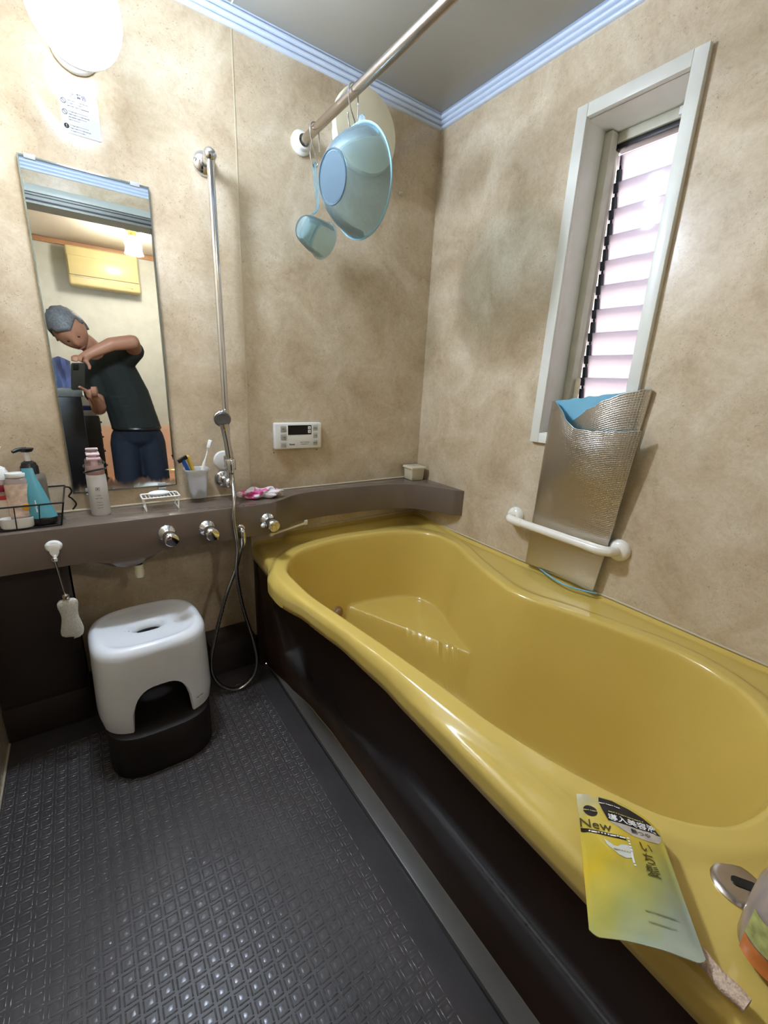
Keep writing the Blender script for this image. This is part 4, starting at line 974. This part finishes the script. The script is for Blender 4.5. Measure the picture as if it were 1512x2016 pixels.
# ------------------------------------------------------------------ REFILL POUCH, SPONGE STRIP, SPRAY BOTTLE ON THE NEAR DECK
PO = Vector((.578, .222, .545)); 
c_tl, c_tr, c_br, c_bl = Vector((.541, .226, .549)), Vector((.604, .146, .549)), Vector((.470, .030, .548)), Vector((.386, .114, .552))
M_gold = bpy.data.materials.new('gold_green_pouch'); M_gold.use_nodes = True; nt = M_gold.node_tree; p = nt.nodes['Principled BSDF']; L = nt.links.new
uv = nt.nodes.new('ShaderNodeUVMap'); sp = nt.nodes.new('ShaderNodeSeparateXYZ'); L(uv.outputs[0], sp.inputs[0])
mth = nt.nodes.new('ShaderNodeMath'); mth.operation = 'MULTIPLY_ADD'; mth.inputs[1].default_value = .55; L(sp.outputs['X'], mth.inputs[0]); L(sp.outputs['Y'], mth.inputs[2])
nz = nt.nodes.new('ShaderNodeTexNoise'); nz.inputs['Scale'].default_value = 4; L(uv.outputs[0], nz.inputs['Vector'])
mt2 = nt.nodes.new('ShaderNodeMath'); mt2.operation = 'MULTIPLY_ADD'; mt2.inputs[1].default_value = .25; L(nz.outputs['Fac'], mt2.inputs[0]); L(mth.outputs[0], mt2.inputs[2])
r = nt.nodes.new('ShaderNodeValToRGB'); e = r.color_ramp.elements; e[0].position = .08; e[0].color = lin((196, 198, 176)); e[1].position = .30; e[1].color = lin((206, 186, 80))
for ps, cl_ in ((.55, (212, 184, 44)), (.80, (176, 176, 96)), (.98, (158, 172, 150)), (1.0, (162, 172, 156))): k = e.new(ps); k.color = lin(cl_)
dv = nt.nodes.new('ShaderNodeMath'); dv.operation = 'MULTIPLY'; dv.inputs[1].default_value = .72; L(mt2.outputs[0], dv.inputs[0]); L(dv.outputs[0], r.inputs['Fac'])
L(r.outputs['Color'], p.inputs['Base Color']); p.inputs['Roughness'].default_value = .22; p.inputs['Metallic'].default_value = .25; p.inputs['Coat Weight'].default_value = .4
pouch = thing('refill_pouch', 'gold and pale green hair care refill pouch lying over the front rim of the tub', 'pouch', (.5, .13, .54))
def pouch_pt(u, v, top=True):
    """u across 0..1 (left to right), v down 0..1"""
    a = c_tl.lerp(c_tr, u); b = c_bl.lerp(c_br, u); p_ = a.lerp(b, v)
    e_ = math.sin(PI*max(0, min(1, (u-.05)/.9)))**.6*math.sin(PI*max(0, min(1, (v-.03)/.9)))**.7
    th = .0105*e_*(.55+.65*v)+.0018*noise.noise(Vector((u*5, v*6, 3)))*min(1, 8*min(u, 1-u, v+.05, 1-v+.05))
    sag = -.012*sst(.55, 0, u)*sst(.45, 1, v)
    p_ = Vector((p_.x, p_.y, p_.z+sag*0))
    return p_+Vector((0, 0, (th+.0005) if top else -.0006+(-th*.25 if False else 0)))
def inside(u, v):
    # rounded lower corners, torn upper-left corner, sloping top-right corner
    return True
NU, NV = 36, 56; bm = B(); uvl = bm.loops.layers.uv.new('UVMap'); uvd = {}
def warp(u, v):
    # outline: top edge slopes down to the right with a round shoulder; the bottom corners are rounded; torn nick at the top
    top = .0+.16*max(0, (u-.45)/.55)**2.2+(.035 if u < .22 else 0)*(1-u/.22)+(.035*math.exp(-((u-.235)/.035)**2))
    bot = 1-.035*(max(0, 1-u/.10)**2)-.035*(max(0, (u-.9)/.1)**2)-.03*math.sin(PI*u)
    return u, top+(bot-top)*v
for top in (True, False):
    g = []
    for j in range(NV+1):
        row = []
        for i in range(NU+1):
            u, v = warp(i/NU, j/NV); vt = bm.verts.new(pouch_pt(u, v, top)); uvd[vt] = (u, v); row.append(vt)
        g.append(row)
    for j in range(NV):
        for i in range(NU): bm.faces.new((g[j][i], g[j][i+1], g[j+1][i+1], g[j+1][i]))
    if top: gt = g
    else: gb = g
bd = lambda g: g[0]+[r_[-1] for r_ in g[1:]]+g[-1][::-1][1:]+[r_[0] for r_ in g[::-1]][1:-1]
t1, t2 = bd(gt), bd(gb)
for k in range(len(t1)): bm.faces.new((t1[k], t1[(k+1) % len(t1)], t2[(k+1) % len(t1)], t2[k]))
for f in bm.faces:
    for l in f.loops: l[uvl].uv = uvd[l.vert]
obj('pouch_body', bm, M_gold, pouch, angle=60)
def on_pouch(me, lift=.0006):
    for v in me.vertices:
        q_ = pouch_pt(v.co.x, v.co.y, True); v.co = q_+Vector((0, 0, lift+v.co.z))
    return me
def pouch_patch(name, fn, m, lift=.0004, n=28, label=None):
    """fn(s) -> list of (u, v) outline; filled as a fan grid"""
    out = fn(); cu = sum(p_[0] for p_ in out)/len(out); cv = sum(p_[1] for p_ in out)/len(out)
    bm = B(); rows = []
    for k in range(8):
        f = k/7; rows.append([pouch_pt(cu+(a-cu)*f, cv+(b-cv)*f)+Vector((0, 0, lift)) for a, b in out])
    grid(bm, rows, True); bmesh.ops.remove_doubles(bm, verts=bm.verts, dist=.00003)
    return obj(name, bm, m, pouch, label=label)
def pouch_poly(name, out, m, lift=.0006):
    bm = B(); f = bm.faces.new([bm.verts.new((a, b, 0)) for a, b in out]); bmesh.ops.triangulate(bm, faces=[f]); bmesh.ops.subdivide_edges(bm, edges=bm.edges[:], cuts=2)
    for v in bm.verts: v.co = pouch_pt(v.co.x, v.co.y, True)+Vector((0, 0, lift))
    return obj(name, bm, m, pouch)
PW, PH = (c_tr-c_tl).length, (c_bl-c_tl).length     # 0.10 x 0.19
def ptext(s, size, u, v, m, rot=0, align='CENTER', lift=.0012, bold=0, parent=None):
    me = text_mesh(s, size, Matrix.Rotation(rot, 4, 'Z'), align=align, bold=bold, depth=.0001)
    for vt in me.vertices: vt.co = Vector((u+vt.co.x/PW, v-vt.co.y/PH, vt.co.z))
    return obj('lettering', on_pouch(me, lift), m, parent or pouch)
def dense(poly, n=6):
    out = []
    for i in range(len(poly)):
        a, b = poly[i], poly[(i+1) % len(poly)]
        for k in range(n): out.append((a[0]+(b[0]-a[0])*k/n, a[1]+(b[1]-a[1])*k/n))
    return out
M_blk = mat('black_seal', (26, 22, 24), .3, noise_amt=.05); M_sil = mat('silver_seal', (206, 200, 190), .25, metal=.5, noise_amt=.2, nscale=50)
M_tw = mat('white_ink', (232, 230, 224), .5, noise_amt=0); M_tg = mat('gold_ink', (186, 168, 96), .5, noise_amt=0); M_olv = mat('faded_olive_ink', (122, 122, 88), .5, noise_amt=0); M_tb = mat('olive_ink', (70, 62, 24), .5, noise_amt=0)
pouch_patch('silver_seal', lambda: dense([(.36, .215), (.99, .20), (.985, .245), (.93, .285), (.80, .305), (.62, .30), (.50, .27), (.42, .24)]), M_sil, .0005)
seal = pouch_patch('black_seal', lambda: dense([(.30, .012), (.48, .012), (.66, .05), (.82, .10), (.93, .16), (.985, .215), (.66, .222), (.36, .218), (.31, .13), (.285, .06)]), M_blk, .0007, label='black seal with white characters')
ptext('導入美容液', .0118, .655, .192, M_tw, 0, bold=.0002, lift=.0016)
ptext(marks(11), .0056, .60, .140, M_tg, -.04, lift=.0016); ptext(marks(7), .0052, .42, .070, M_tw, -.02, lift=.0016)
ptext('艶つや', .0080, .73, .262, M_inkd, lift=.0014)
pouch_patch('round_seal', lambda: [(.155+.088*math.cos(a), .165+.046*math.sin(a)) for a in [2*PI*k/32 for k in range(32)]], M_blk, .0006); ptext(marks(5), .0052, .155, .165, M_tg, lift=.0014)
ptext('New', .0195, .185, .285, M_tb, lift=.0012)
pouch_patch('black_strip', lambda: dense([(.01, .325), (.52, .335), (.52, .362), (.01, .352)]), M_blk, .0006); ptext(marks(9), .0068, .30, .346, M_tw, lift=.0014)
for k, s in enumerate('いち髪'): ptext(s, .0165, .73, .375+.085*k, M_tb, lift=.0012)
ptext(marks(8), .0078, .545, .44, M_tw, -PI/2, lift=.0012)
pouch_poly('leaf_badge', [(.26, .385), (.30, .405), (.355, .425), (.40, .425), (.44, .405), (.50, .398), (.555, .402), (.565, .43), (.555, .465), (.52, .49), (.47, .50), (.40, .488), (.33, .46), (.28, .43)], mat('pale_badge', (206, 206, 196), .4), .0006); ptext(marks(6), .0052, .44, .452, M_tg, lift=.0014)
ptext(marks(11), .0040, .70, .80, M_olv, lift=.0012); ptext(marks(10), .0036, .68, .855, M_olv, lift=.0012)
# sponge strip under the pouch corner
q = frameM((.482, .030, .5355), (-.13, -.99, 0), (.99, -.13, 0))
bm = B(); rows = []
for k in range(17):
    s = k/16; x = -.020+.054*s
    rows.append([q @ Vector((x, py+.001*math.sin(s*8), pz)) for py, pz in [ring_pt(a, .0090+.0010*math.sin(s*11), .0052, 3) for a in [2*PI*j/20 for j in range(20)]]])
vv = grid(bm, rows, True); bm.faces.new(vv[0]); bm.faces.new(vv[-1])
o = obj('pumice_bar', bm, mat('pinkish_pumice', (204, 178, 156), .85, noise_amt=.25, nscale=260, bump=1, bscale=400), loc=(.485, .01, .532)); tag(o, 'narrow pinkish foot scrubber sticking out from under the pouch', 'scrubber')
# spray bottle (only its left side in the frame)
t = thing('cleaner_bottle', 'clear printed cleaner bottle with white top at the right edge', 'bottle', (.574, -.012, .524))
sc_ = Vector((.574, -.012, .5245))
bm = B(); rows = []
for f, zz in ((0, 0), (.93, 0), (1, .005), (1.03, .04), (.98, .075), (.80, .098), (.62, .108), (0, .108)): rows.append([(sc_.x+px*f, sc_.y+py*f, sc_.z+zz) for px, py in [ring_pt(a, .047, .040, 2.4) for a in [2*PI*k/44 for k in range(44)]]])
grid(bm, rows, True); bmesh.ops.remove_doubles(bm, verts=bm.verts, dist=.00005); obj('bottle_body', bm, M_bottleclear, t)
bm = B(); lathe(bm, sc_+Vector((0, 0, .1085)), (0, 0, 1), [(0, 0), (.031, 0), (.0315, .012), (.024, .026), (.018, .032), (0, .033)], 32); obj('bottle_top', bm, M_white, t)
bm = B(); lathe(bm, sc_+Vector((0, 0, .1415)), (0, 0, 1), [(0, 0), (.012, 0), (.012, .03), (0, .03)], 20); box(bm, sc_.x-.028, sc_.x+.018, sc_.y-.010, sc_.y+.010, sc_.z+.168, sc_.z+.186, .004); obj('spray_head', bm, mat('grey_spray', (150, 150, 160), .35), t)
def band(bm, a0, a1, z0, z1, f=1.045, n=16):
    rows = [[(sc_.x+px*f, sc_.y+py*f, sc_.z+z) for px, py in [ring_pt(a0+(a1-a0)*k/n, .047, .040, 2.4) for k in range(n+1)]] for z in (z0, (z0+z1)/2, z1)]
    grid(bm, rows)
bm = B(); band(bm, PI*.75, PI*1.6, .030, .066); obj('green_print', bm, mat('leaf_print', (176, 178, 110), .4, noise_amt=.35, nscale=90), t)
bm = B(); band(bm, PI*.75, PI*1.6, .006, .028); obj('orange_print', bm, mat('orange_film', (206, 120, 60), .3, noise_amt=.25, nscale=40), t)
bm = B()
for k, a in enumerate([PI*(1.12+.07*j) for j in range(5)]):
    px, py = ring_pt(a, .047, .040, 2.4); sphere(bm, (sc_.x+px*1.055, sc_.y+py*1.055, sc_.z+.064+.006*(k % 2)), (.0035, .0035, .0055), 10, 6)
obj('magenta_print', bm, mat('magenta_print', (150, 30, 84), .4), t)
bm = B(); band(bm, PI*1.02, PI*1.45, .050, .072, 1.052); obj('paper_tag', bm, M_white, t)

# ------------------------------------------------------------------ DRESSING ROOM BEHIND THE DOORWAY (seen in the mirror)
YH, ZH = -2.45, 2.245; HX0, HX1 = -.62, 1.5
M_paper = mat('pale_wallpaper', (200, 201, 192), .7, noise_amt=.05, nscale=14, bump=.3, bscale=40)
bm = B(); box(bm, HX0-.05, HX1+.05, YH-.05, YH, -.05, ZH+.05); box(bm, HX0-.05, HX0, YH, YR-.12, -.05, ZH+.05); box(bm, HX1, HX1+.05, YH, YR-.12, -.05, ZH+.05)
box(bm, HX0-.05, XL-.02, YR-.14, YR-.12, -.05, ZH+.05); box(bm, XL-.02, HX1, YR-.14, YR-.12, ZC+.05, ZH+.05); box(bm, DX1, HX1, YR-.14, YR-.12, -.05, ZC+.06)
struct('wall_dressing', bm, M_paper)
bm = B(); box(bm, HX0, HX1, YH, YH+.004, .0, .55); struct('wall_wainscot', bm, mat('peach_boards', (228, 190, 166), .5, noise_amt=.08, nscale=5))
bm = B(); box(bm, HX0-.05, HX1+.05, YH-.05, YR-.12, -.06, 0); struct('floor_dressing', bm, mat('peach_floorboards', (214, 168, 140), .4, noise_amt=.1, nscale=6))
bm = B(); box(bm, HX0-.05, HX1+.05, YH-.05, YR-.12, ZH, ZH+.05); struct('ceiling_dressing', bm, mat('warm_white_ceiling', (222, 212, 198), .6, noise_amt=.02))
bm = B(); box(bm, HX0, HX1, YH, YH+.025, ZH-.045, ZH-.005, .003); struct('trim_5', bm, mat('brown_cornice', (178, 132, 96), .4))
# air conditioner
t = thing('air_conditioner', 'yellowed beige air conditioner on the wall, seen in the mirror', 'air conditioner', (.40, YH, 2.0))
M_ac = mat('yellowed_plastic', (200, 185, 134), .3, noise_amt=.04)
ax0, ax1, az0, az1 = .085, .665, 1.855, 2.185
bm = B(); box(bm, ax0, ax1, YH+.001, YH+.17, az0, az1, .02, 3); obj('casing', bm, M_ac, t)
bm = B(); box(bm, ax0+.01, ax1-.01, YH+.168, YH+.176, az0+.075, az0+.080); obj('vent_gap', bm, M_sash, t)
bm = B(); box(bm, ax0+.01, ax1-.01, YH+.165, YH+.185, az0+.085, az1-.08, .008); obj('front_grille', bm, M_ac, t)
text(marks(6), .018, frameM((ax1-.10, YH+.1705, az0+.035), (-1, 0, 0), (0, 0, 1)), M_ink, t)
# hall lamp, hangs from the ceiling
t = thing('glass_pendant', 'glowing frosted glass ceiling lamp with brass fitting, seen in the mirror', 'lamp', (.56, -1.6, ZH))
LX, LY = .56, -1.62
bm = B(); lathe(bm, (LX, LY, ZH), (0, 0, -1), [(0, 0), (.055, 0), (.055, .006), (.035, .014), (.033, .05), (0, .05)], 32); obj('brass_fitting', bm, mat('brass', (176, 150, 90), .25, metal=1, noise_amt=.03), t)
bm = B(); mgl = bpy.data.materials.new('hall_glass'); mgl.use_nodes = True; p = mgl.node_tree.nodes['Principled BSDF']; p.inputs['Emission Color'].default_value = lin((255, 247, 236)); p.inputs['Emission Strength'].default_value = HALL_E
rows = []
for r_, zz in ((.030, .05), (.052, .07), (.060, .10), (.056, .14), (.060, .17), (.066, .185)): rows.append([(LX+r_*(1+.10*math.cos(8*a)*(zz-.05)/.135)*math.cos(a), LY+r_*(1+.10*math.cos(8*a)*(zz-.05)/.135)*math.sin(a), ZH-zz) for a in [2*PI*k/48 for k in range(48)]])
grid(bm, rows, True); obj('glass_shade', bm, mgl, t)
# unseen fill light added under the dressing room ceiling to brighten the rooms
t = thing('fill_light', 'flat square fill light added under the dressing room ceiling', 'lamp', (.9, -1.0, ZH))
bm = B(); box(bm, .72, 1.08, -1.28, -.92, ZH-.03, ZH-.0005, .004); mq = bpy.data.materials.new('hall_fill_glow'); mq.use_nodes = True; p = mq.node_tree.nodes['Principled BSDF']; p.inputs['Emission Color'].default_value = lin((255, 240, 222)); p.inputs['Emission Strength'].default_value = HALL_FILL
obj('fill_panel', bm, mq, t)
# dark cabinet and drawer tower
t = thing('side_cabinet', 'black cabinet with grey top in the dressing room, seen in the mirror', 'cabinet', (-.2, -.95, 0))
M_cab = mat('black_cabinet', (30, 28, 30), .35, noise_amt=.1)
bm = B(); box(bm, -.45, .030, -1.15, -.62, 0, .935, .004); obj('cabinet_body', bm, M_cab, t)
bm = B(); box(bm, -.46, .040, -1.16, -.61, .935, .990, .004); obj('cabinet_top', bm, mat('grey_top', (130, 132, 128), .4), t)
t = thing('drawer_tower', 'narrow black drawer unit behind the cabinet, seen in the mirror', 'drawers', (0, -1.4, 0))
bm = B(); box(bm, -.25, .135, -1.62, -1.22, 0, .76, .004); obj('drawer_body', bm, M_cab, t)
bm = B(); box(bm, -.26, .120, -1.63, -1.215, .76, .80, .004); obj('grey_tray', bm, mat('grey_tray', (138, 138, 142), .4), t)
for k in range(6):
    bm = B(); box(bm, .1351, .139, -1.60, -1.24, .02+.122*k, .13+.122*k, .002); d_ = obj('drawer', bm, M_cab, t)
    bm = B(); box(bm, .139, .155, -1.45, -1.39, .075+.122*k, .087+.122*k, .002); obj('handle', bm, M_black, d_)
t = thing('storage_box', 'white box with navy lid edge on the drawer unit, seen in the mirror', 'box', (0, -1.4, .8))
bm = B(); box(bm, -.20, .13, -1.58, -1.25, .8005, .835, .004); obj('navy_base', bm, mat('navy', (24, 34, 92), .4), t)
bm = B(); box(bm, -.20, .13, -1.58, -1.25, .8355, .92, .006); obj('white_part', bm, M_white, t)
bm = B(); rows = []
for k in range(13):
    s = k/12; rows.append([(-.10+.10*j/8, -.70-.02*math.sin(j*1.3+s*3), .9905+.20*s*(1-.25*abs(j/8-.4))) for j in range(9)])
grid(bm, rows); bmesh.ops.solidify(bm, geom=bm.faces[:], thickness=.012); o = obj('blue_towel', bm, mat('pale_blue_towel', (168, 182, 228), .8, noise_amt=.1), loc=(-.05, -.7, .99)); tag(o, 'pale blue towel standing on the black cabinet, seen in the mirror', 'towel')
bm = B(); box(bm, -.13, -.02, -.84, -.76, .9905, 1.15, .004); o = obj('tissue_box', bm, M_white, loc=(-.07, -.8, .99)); tag(o, 'white carton on the black cabinet, seen in the mirror', 'carton')
bm = B(); box(bm, -.245, -.118, -.75, -.66, 1.08, 1.10, .006); box(bm, -.24, -.15, -.75, -.66, .9905, 1.0802, .006); o = obj('green_box', bm, mat('pale_green', (150, 184, 140), .5), loc=(-.15, -.7, .99)); tag(o, 'pale green box at the left on the black cabinet, seen in the mirror', 'box')
bm = B(); box(bm, .86, .93, YH+.001, YH+.012, 1.13, 1.25, .003); o = obj('light_switch', bm, M_cream, loc=(.9, YH, 1.19)); tag(o, 'cream light switch on the dressing room wall, seen in the mirror', 'switch')

# ------------------------------------------------------------------ PERSON (seen in the mirror, stands in the doorway behind the camera)
def blob(parts, voxel=.007, smooth=3):
    """parts: list of chains [(point, radius or (rx, ry, rz)), ...]; merged into ONE continuous surface"""
    bm = B()
    for chn in parts:
        P_ = []; 
        for k in range(len(chn)-1):
            (a, ra), (b, rb) = chn[k], chn[k+1]; a, b = Vector(a), Vector(b)
            ra = Vector(ra) if isinstance(ra, tuple) else Vector((ra,)*3); rb = Vector(rb) if isinstance(rb, tuple) else Vector((rb,)*3)
            n = max(2, int((b-a).length/(min(*ra, *rb)*.30)))
            for q in range(n+(1 if k == len(chn)-2 else 0)): P_.append((a.lerp(b, q/n), ra.lerp(rb, q/n)))
        for c_, r_ in P_: sphere(bm, c_, tuple(r_), 16 if max(r_) > .02 else 10, 10 if max(r_) > .02 else 7)
    me = bpy.data.meshes.new('bl'); bm.to_mesh(me); bm.free(); o = bpy.data.objects.new('bl', me); C.objects.link(o)
    m = o.modifiers.new('r', 'REMESH'); m.mode = 'VOXEL'; m.voxel_size = voxel; m.use_smooth_shade = True
    if smooth: s_ = o.modifiers.new('s', 'SMOOTH'); s_.iterations = smooth; s_.factor = .5
    bpy.context.view_layer.update(); dg = bpy.context.evaluated_depsgraph_get(); dg.update()
    out = bpy.data.meshes.new_from_object(o.evaluated_get(dg)); bpy.data.objects.remove(o); bpy.data.meshes.remove(me)
    for p_ in out.polygons: p_.use_smooth = True
    out.materials.clear(); return out
pers = thing('person', 'grey-haired person in dark T-shirt and jeans holding up a phone, seen in the mirror', 'person', (.28, -.35, 0))
M_skin = mat('skin', (176, 126, 100), .5, noise_amt=.04, nscale=20); M_hair = mat('grey_hair', (112, 114, 116), .6, noise_amt=.35, nscale=120); M_shirt = mat('dark_tshirt', (34, 40, 38), .8, noise_amt=.1); M_jean = mat('dark_jeans', (24, 32, 48), .8, noise_amt=.15, nscale=60)
U1 = [(.290, -.335, 1.195), (.335, -.26, 1.245), (.318, -.15, 1.285), (.210, -.12, 1.262), (.092, -.10, 1.198), (.062, -.092, 1.174)]
U2 = [(.125, -.385, 1.12), (.100, -.37, 1.00), (.110, -.31, .885), (.112, -.21, .905), (.088, -.125, .955), (.074, -.098, .980)]
chains = [
    [((.315, -.40, .70), (.13, .10, .08)), ((.300, -.40, .84), (.128, .10, .08)), ((.270, -.40, .98), (.130, .10, .08)), ((.225, -.38, 1.12), (.120, .09, .07)), ((.190, -.36, 1.18), (.085, .07, .05)), ((.135, -.325, 1.225), .052), ((.085, -.285, 1.275), .050)],
    [((.205, -.37, 1.16), .075), (U1[0], .056), (U1[1], .048), (U1[2], .042), (U1[3], .037), (U1[4], .026), (U1[5], (.028, .014, .026))],
    [((.185, -.375, 1.15), .07), (U2[0], .055), (U2[1], .047), (U2[2], .042), (U2[3], .036), (U2[4], .026), (U2[5], (.027, .014, .028))]]
for k, (dx, ln) in enumerate(((.034, .9), (.016, 1.05), (-.002, 1.0), (-.018, .8))):   # fingers over the top edge of the phone
    b = Vector((.044+dx*.8, -.086, 1.170)); chains.append([(U1[5], .012), (b, .0095), (b+Vector((-.014, .018, .012))*ln, .0085), (b+Vector((-.022, .042, .006))*ln, .008), (b+Vector((-.026, .050, -.014))*ln, .007)])
chains.append([(U1[5], .014), ((.078, -.080, 1.152), .011), ((.086, -.062, 1.134), .0095), ((.084, -.046, 1.120), .0085)])
for k, (dz, ln) in enumerate(((.030, .95), (.012, 1.05), (-.005, 1.0), (-.020, .8))):
    b = Vector((.088, -.086, .988+dz*.8)); chains.append([(U2[5], .012), (b, .0095), (b+Vector((.014, .022, .004))*ln, .0085), (b+Vector((.008, .048, .006))*ln, .008), (b+Vector((-.010, .056, .005))*ln, .007)])
chains.append([(U2[5], .014), ((.050, -.085, 1.000), .011), ((.034, -.066, 1.012), .0095), ((.024, -.052, 1.020), .0085)])
LEGS = [((.245, -.40, .64), (.215, -.255, .375), (.195, -.335, .24), (.185, -.43, .085)), ((.385, -.40, .64), (.395, -.255, .375), (.395, -.335, .24), (.395, -.43, .085))]
for h_, k_, c_, a_ in LEGS: chains.append([(h_, .085), (k_, .058), (c_, .055), (a_, .036), ((a_[0], a_[1]+.04, .045), (.036, .05, .036)), ((a_[0], a_[1]+.16, .032), (.040, .05, .026))])
obj('body', blob(chains, .0055, 4), M_skin, pers)
chains = [
    [((.316, -.40, .755), (.150, .122, .05)), ((.300, -.40, .84), (.145, .118, .08)), ((.270, -.40, .98), (.144, .116, .08)), ((.225, -.38, 1.12), (.132, .105, .07)), ((.190, -.36, 1.185), (.092, .08, .05)), ((.160, -.345, 1.215), .062)],
    [((.205, -.37, 1.16), .085), (U1[0], .070), ((.332, -.268, 1.240), .062)],
    [((.185, -.375, 1.15), .08), (U2[0], .068), ((.102, -.372, 1.02), .062), ((.102, -.365, .97), .060)]]
obj('t_shirt', blob(chains, .008, 4), M_shirt, pers)
chains = [[((.316, -.40, .770), (.138, .112, .03)), ((.316, -.40, .68), (.140, .115, .07))]]
for h_, k_, c_, a_ in LEGS: chains.append([((h_[0], h_[1], .68), .09), (h_, .098), (k_, .074), (c_, .070), ((a_[0], a_[1], .13), .058)])
obj('jeans', blob(chains, .008, 4), M_jean, pers)
for h_, k_, c_, a_ in LEGS:
    obj('shoe', blob([[((a_[0], a_[1]-.01, .04), (.046, .05, .038)), ((a_[0], a_[1]+.17, .030), (.050, .06, .028))]], .006, 2), M_black, pers)
bm = B(); tube(bm, [(.316+.138*math.cos(a_), -.40+.113*math.sin(a_), .752) for a_ in [2*PI*q/40 for q in range(40)]], .012, 8, closed=True); obj('belt', bm, M_black, pers)
# head: tilted towards the phone
HC = Vector((.022, -.245, 1.325)); fwd = Vector((.16, .76, -.62)).normalized(); hup = Vector((-.52, .30, .80)); hup = (hup-fwd*hup.dot(fwd)).normalized(); hrt = fwd.cross(hup)
HM = Matrix(((hrt.x, fwd.x, hup.x, HC.x), (hrt.y, fwd.y, hup.y, HC.y), (hrt.z, fwd.z, hup.z, HC.z), (0, 0, 0, 1)))
t = B(); bmesh.ops.create_icosphere(t, subdivisions=4, radius=1)
for v in t.verts:
    n = v.co.normalized(); z = n.z; w_ = .078*(1-.28*sst(.0, -1, z)); dep = .096*(1-.12*sst(0, -1, z)); y = n.y*dep
    if n.y > 0:
        y += .016*math.exp(-(n.x/.16)**2-((z+.12)/.22)**2)      # nose
        y -= .010*math.exp(-((abs(n.x)-.36)/.16)**2-((z-.06)/.14)**2)  # eye sockets
        y += .006*math.exp(-(n.x/.3)**2-((z+.50)/.10)**2)        # lips
        y += .008*math.exp(-(n.x/.3)**2-((z+.85)/.2)**2)         # chin
    v.co = Vector((n.x*w_*1.06, y*1.04, z*.124))
t.transform(HM); hd = obj('head', t, M_skin, pers, angle=180)
t = B(); bmesh.ops.create_icosphere(t, subdivisions=4, radius=1)
for v in t.verts:
    n = v.co.normalized(); s = 1.13+.06*noise.noise(n*5)+.03*noise.noise(n*14); v.co = Vector((n.x*.081*s, n.y*.100*s-.006, n.z*.122*s+.003))
kill = [v for v in t.verts if (v.co.y > .028 and v.co.z < .062-.0*v.co.y) or v.co.z < -.055 or (v.co.y > .0 and v.co.z < .02)]
bmesh.ops.delete(t, geom=kill, context='VERTS'); bmesh.ops.solidify(t, geom=t.faces[:], thickness=.012); t.transform(HM); obj('hair', t, M_hair, pers, angle=180)
for s in (-1, 1):
    bm = B(); sphere(bm, HM @ Vector((s*.076, -.004, .0)), (.010, .018, .030), 14, 10); obj('ear', bm, M_skin, pers)
    bm = B(); tube(bm, [HM @ Vector((s*q_, .094-abs(q_)*.35, .026+.004*math.sin(q_*60))) for q_ in (.012, .022, .032, .042)], [.002, .0035, .0035, .002], 8); obj('eyebrow', bm, M_hair, hd)
    bm = B(); sphere(bm, HM @ Vector((s*.029, .085, .008)), (.009, .007, .004), 12, 8); obj('eye', bm, M_dark, hd)
bm = B(); tube(bm, [HM @ Vector((x, .0945-abs(x)*.25, -.058)) for x in (-.022, -.01, 0, .01, .022)], [.001, .003, .0035, .003, .001], 8); obj('mouth', bm, mat('lips', (150, 90, 80), .5), hd)
# phone: just behind the lens, square to the view direction
ph = thing('smartphone', 'dark smartphone held upright by the person, seen in the mirror', 'phone', CAM-fw*.02)
PM = Matrix(((rt.x, up.x, fw.x, 0), (rt.y, up.y, fw.y, 0), (rt.z, up.z, fw.z, 0), (0, 0, 0, 1)))
pc = CAM-fw*.016+rt*.050-up*.055
bm = B(); prism(bm, rrect(.074, .150, .010), -.0042, .0042, Matrix.Translation(pc) @ PM, bev=.001); obj('phone_body', bm, mat('phone_grey', (58, 60, 58), .35, noise_amt=.04), ph)
bm = B(); prism(bm, rrect(.034, .034, .008), .0042, .0058, Matrix.Translation(pc-rt*.016+up*.054) @ PM, bev=.0006); obj('lens_block', bm, M_black, ph)
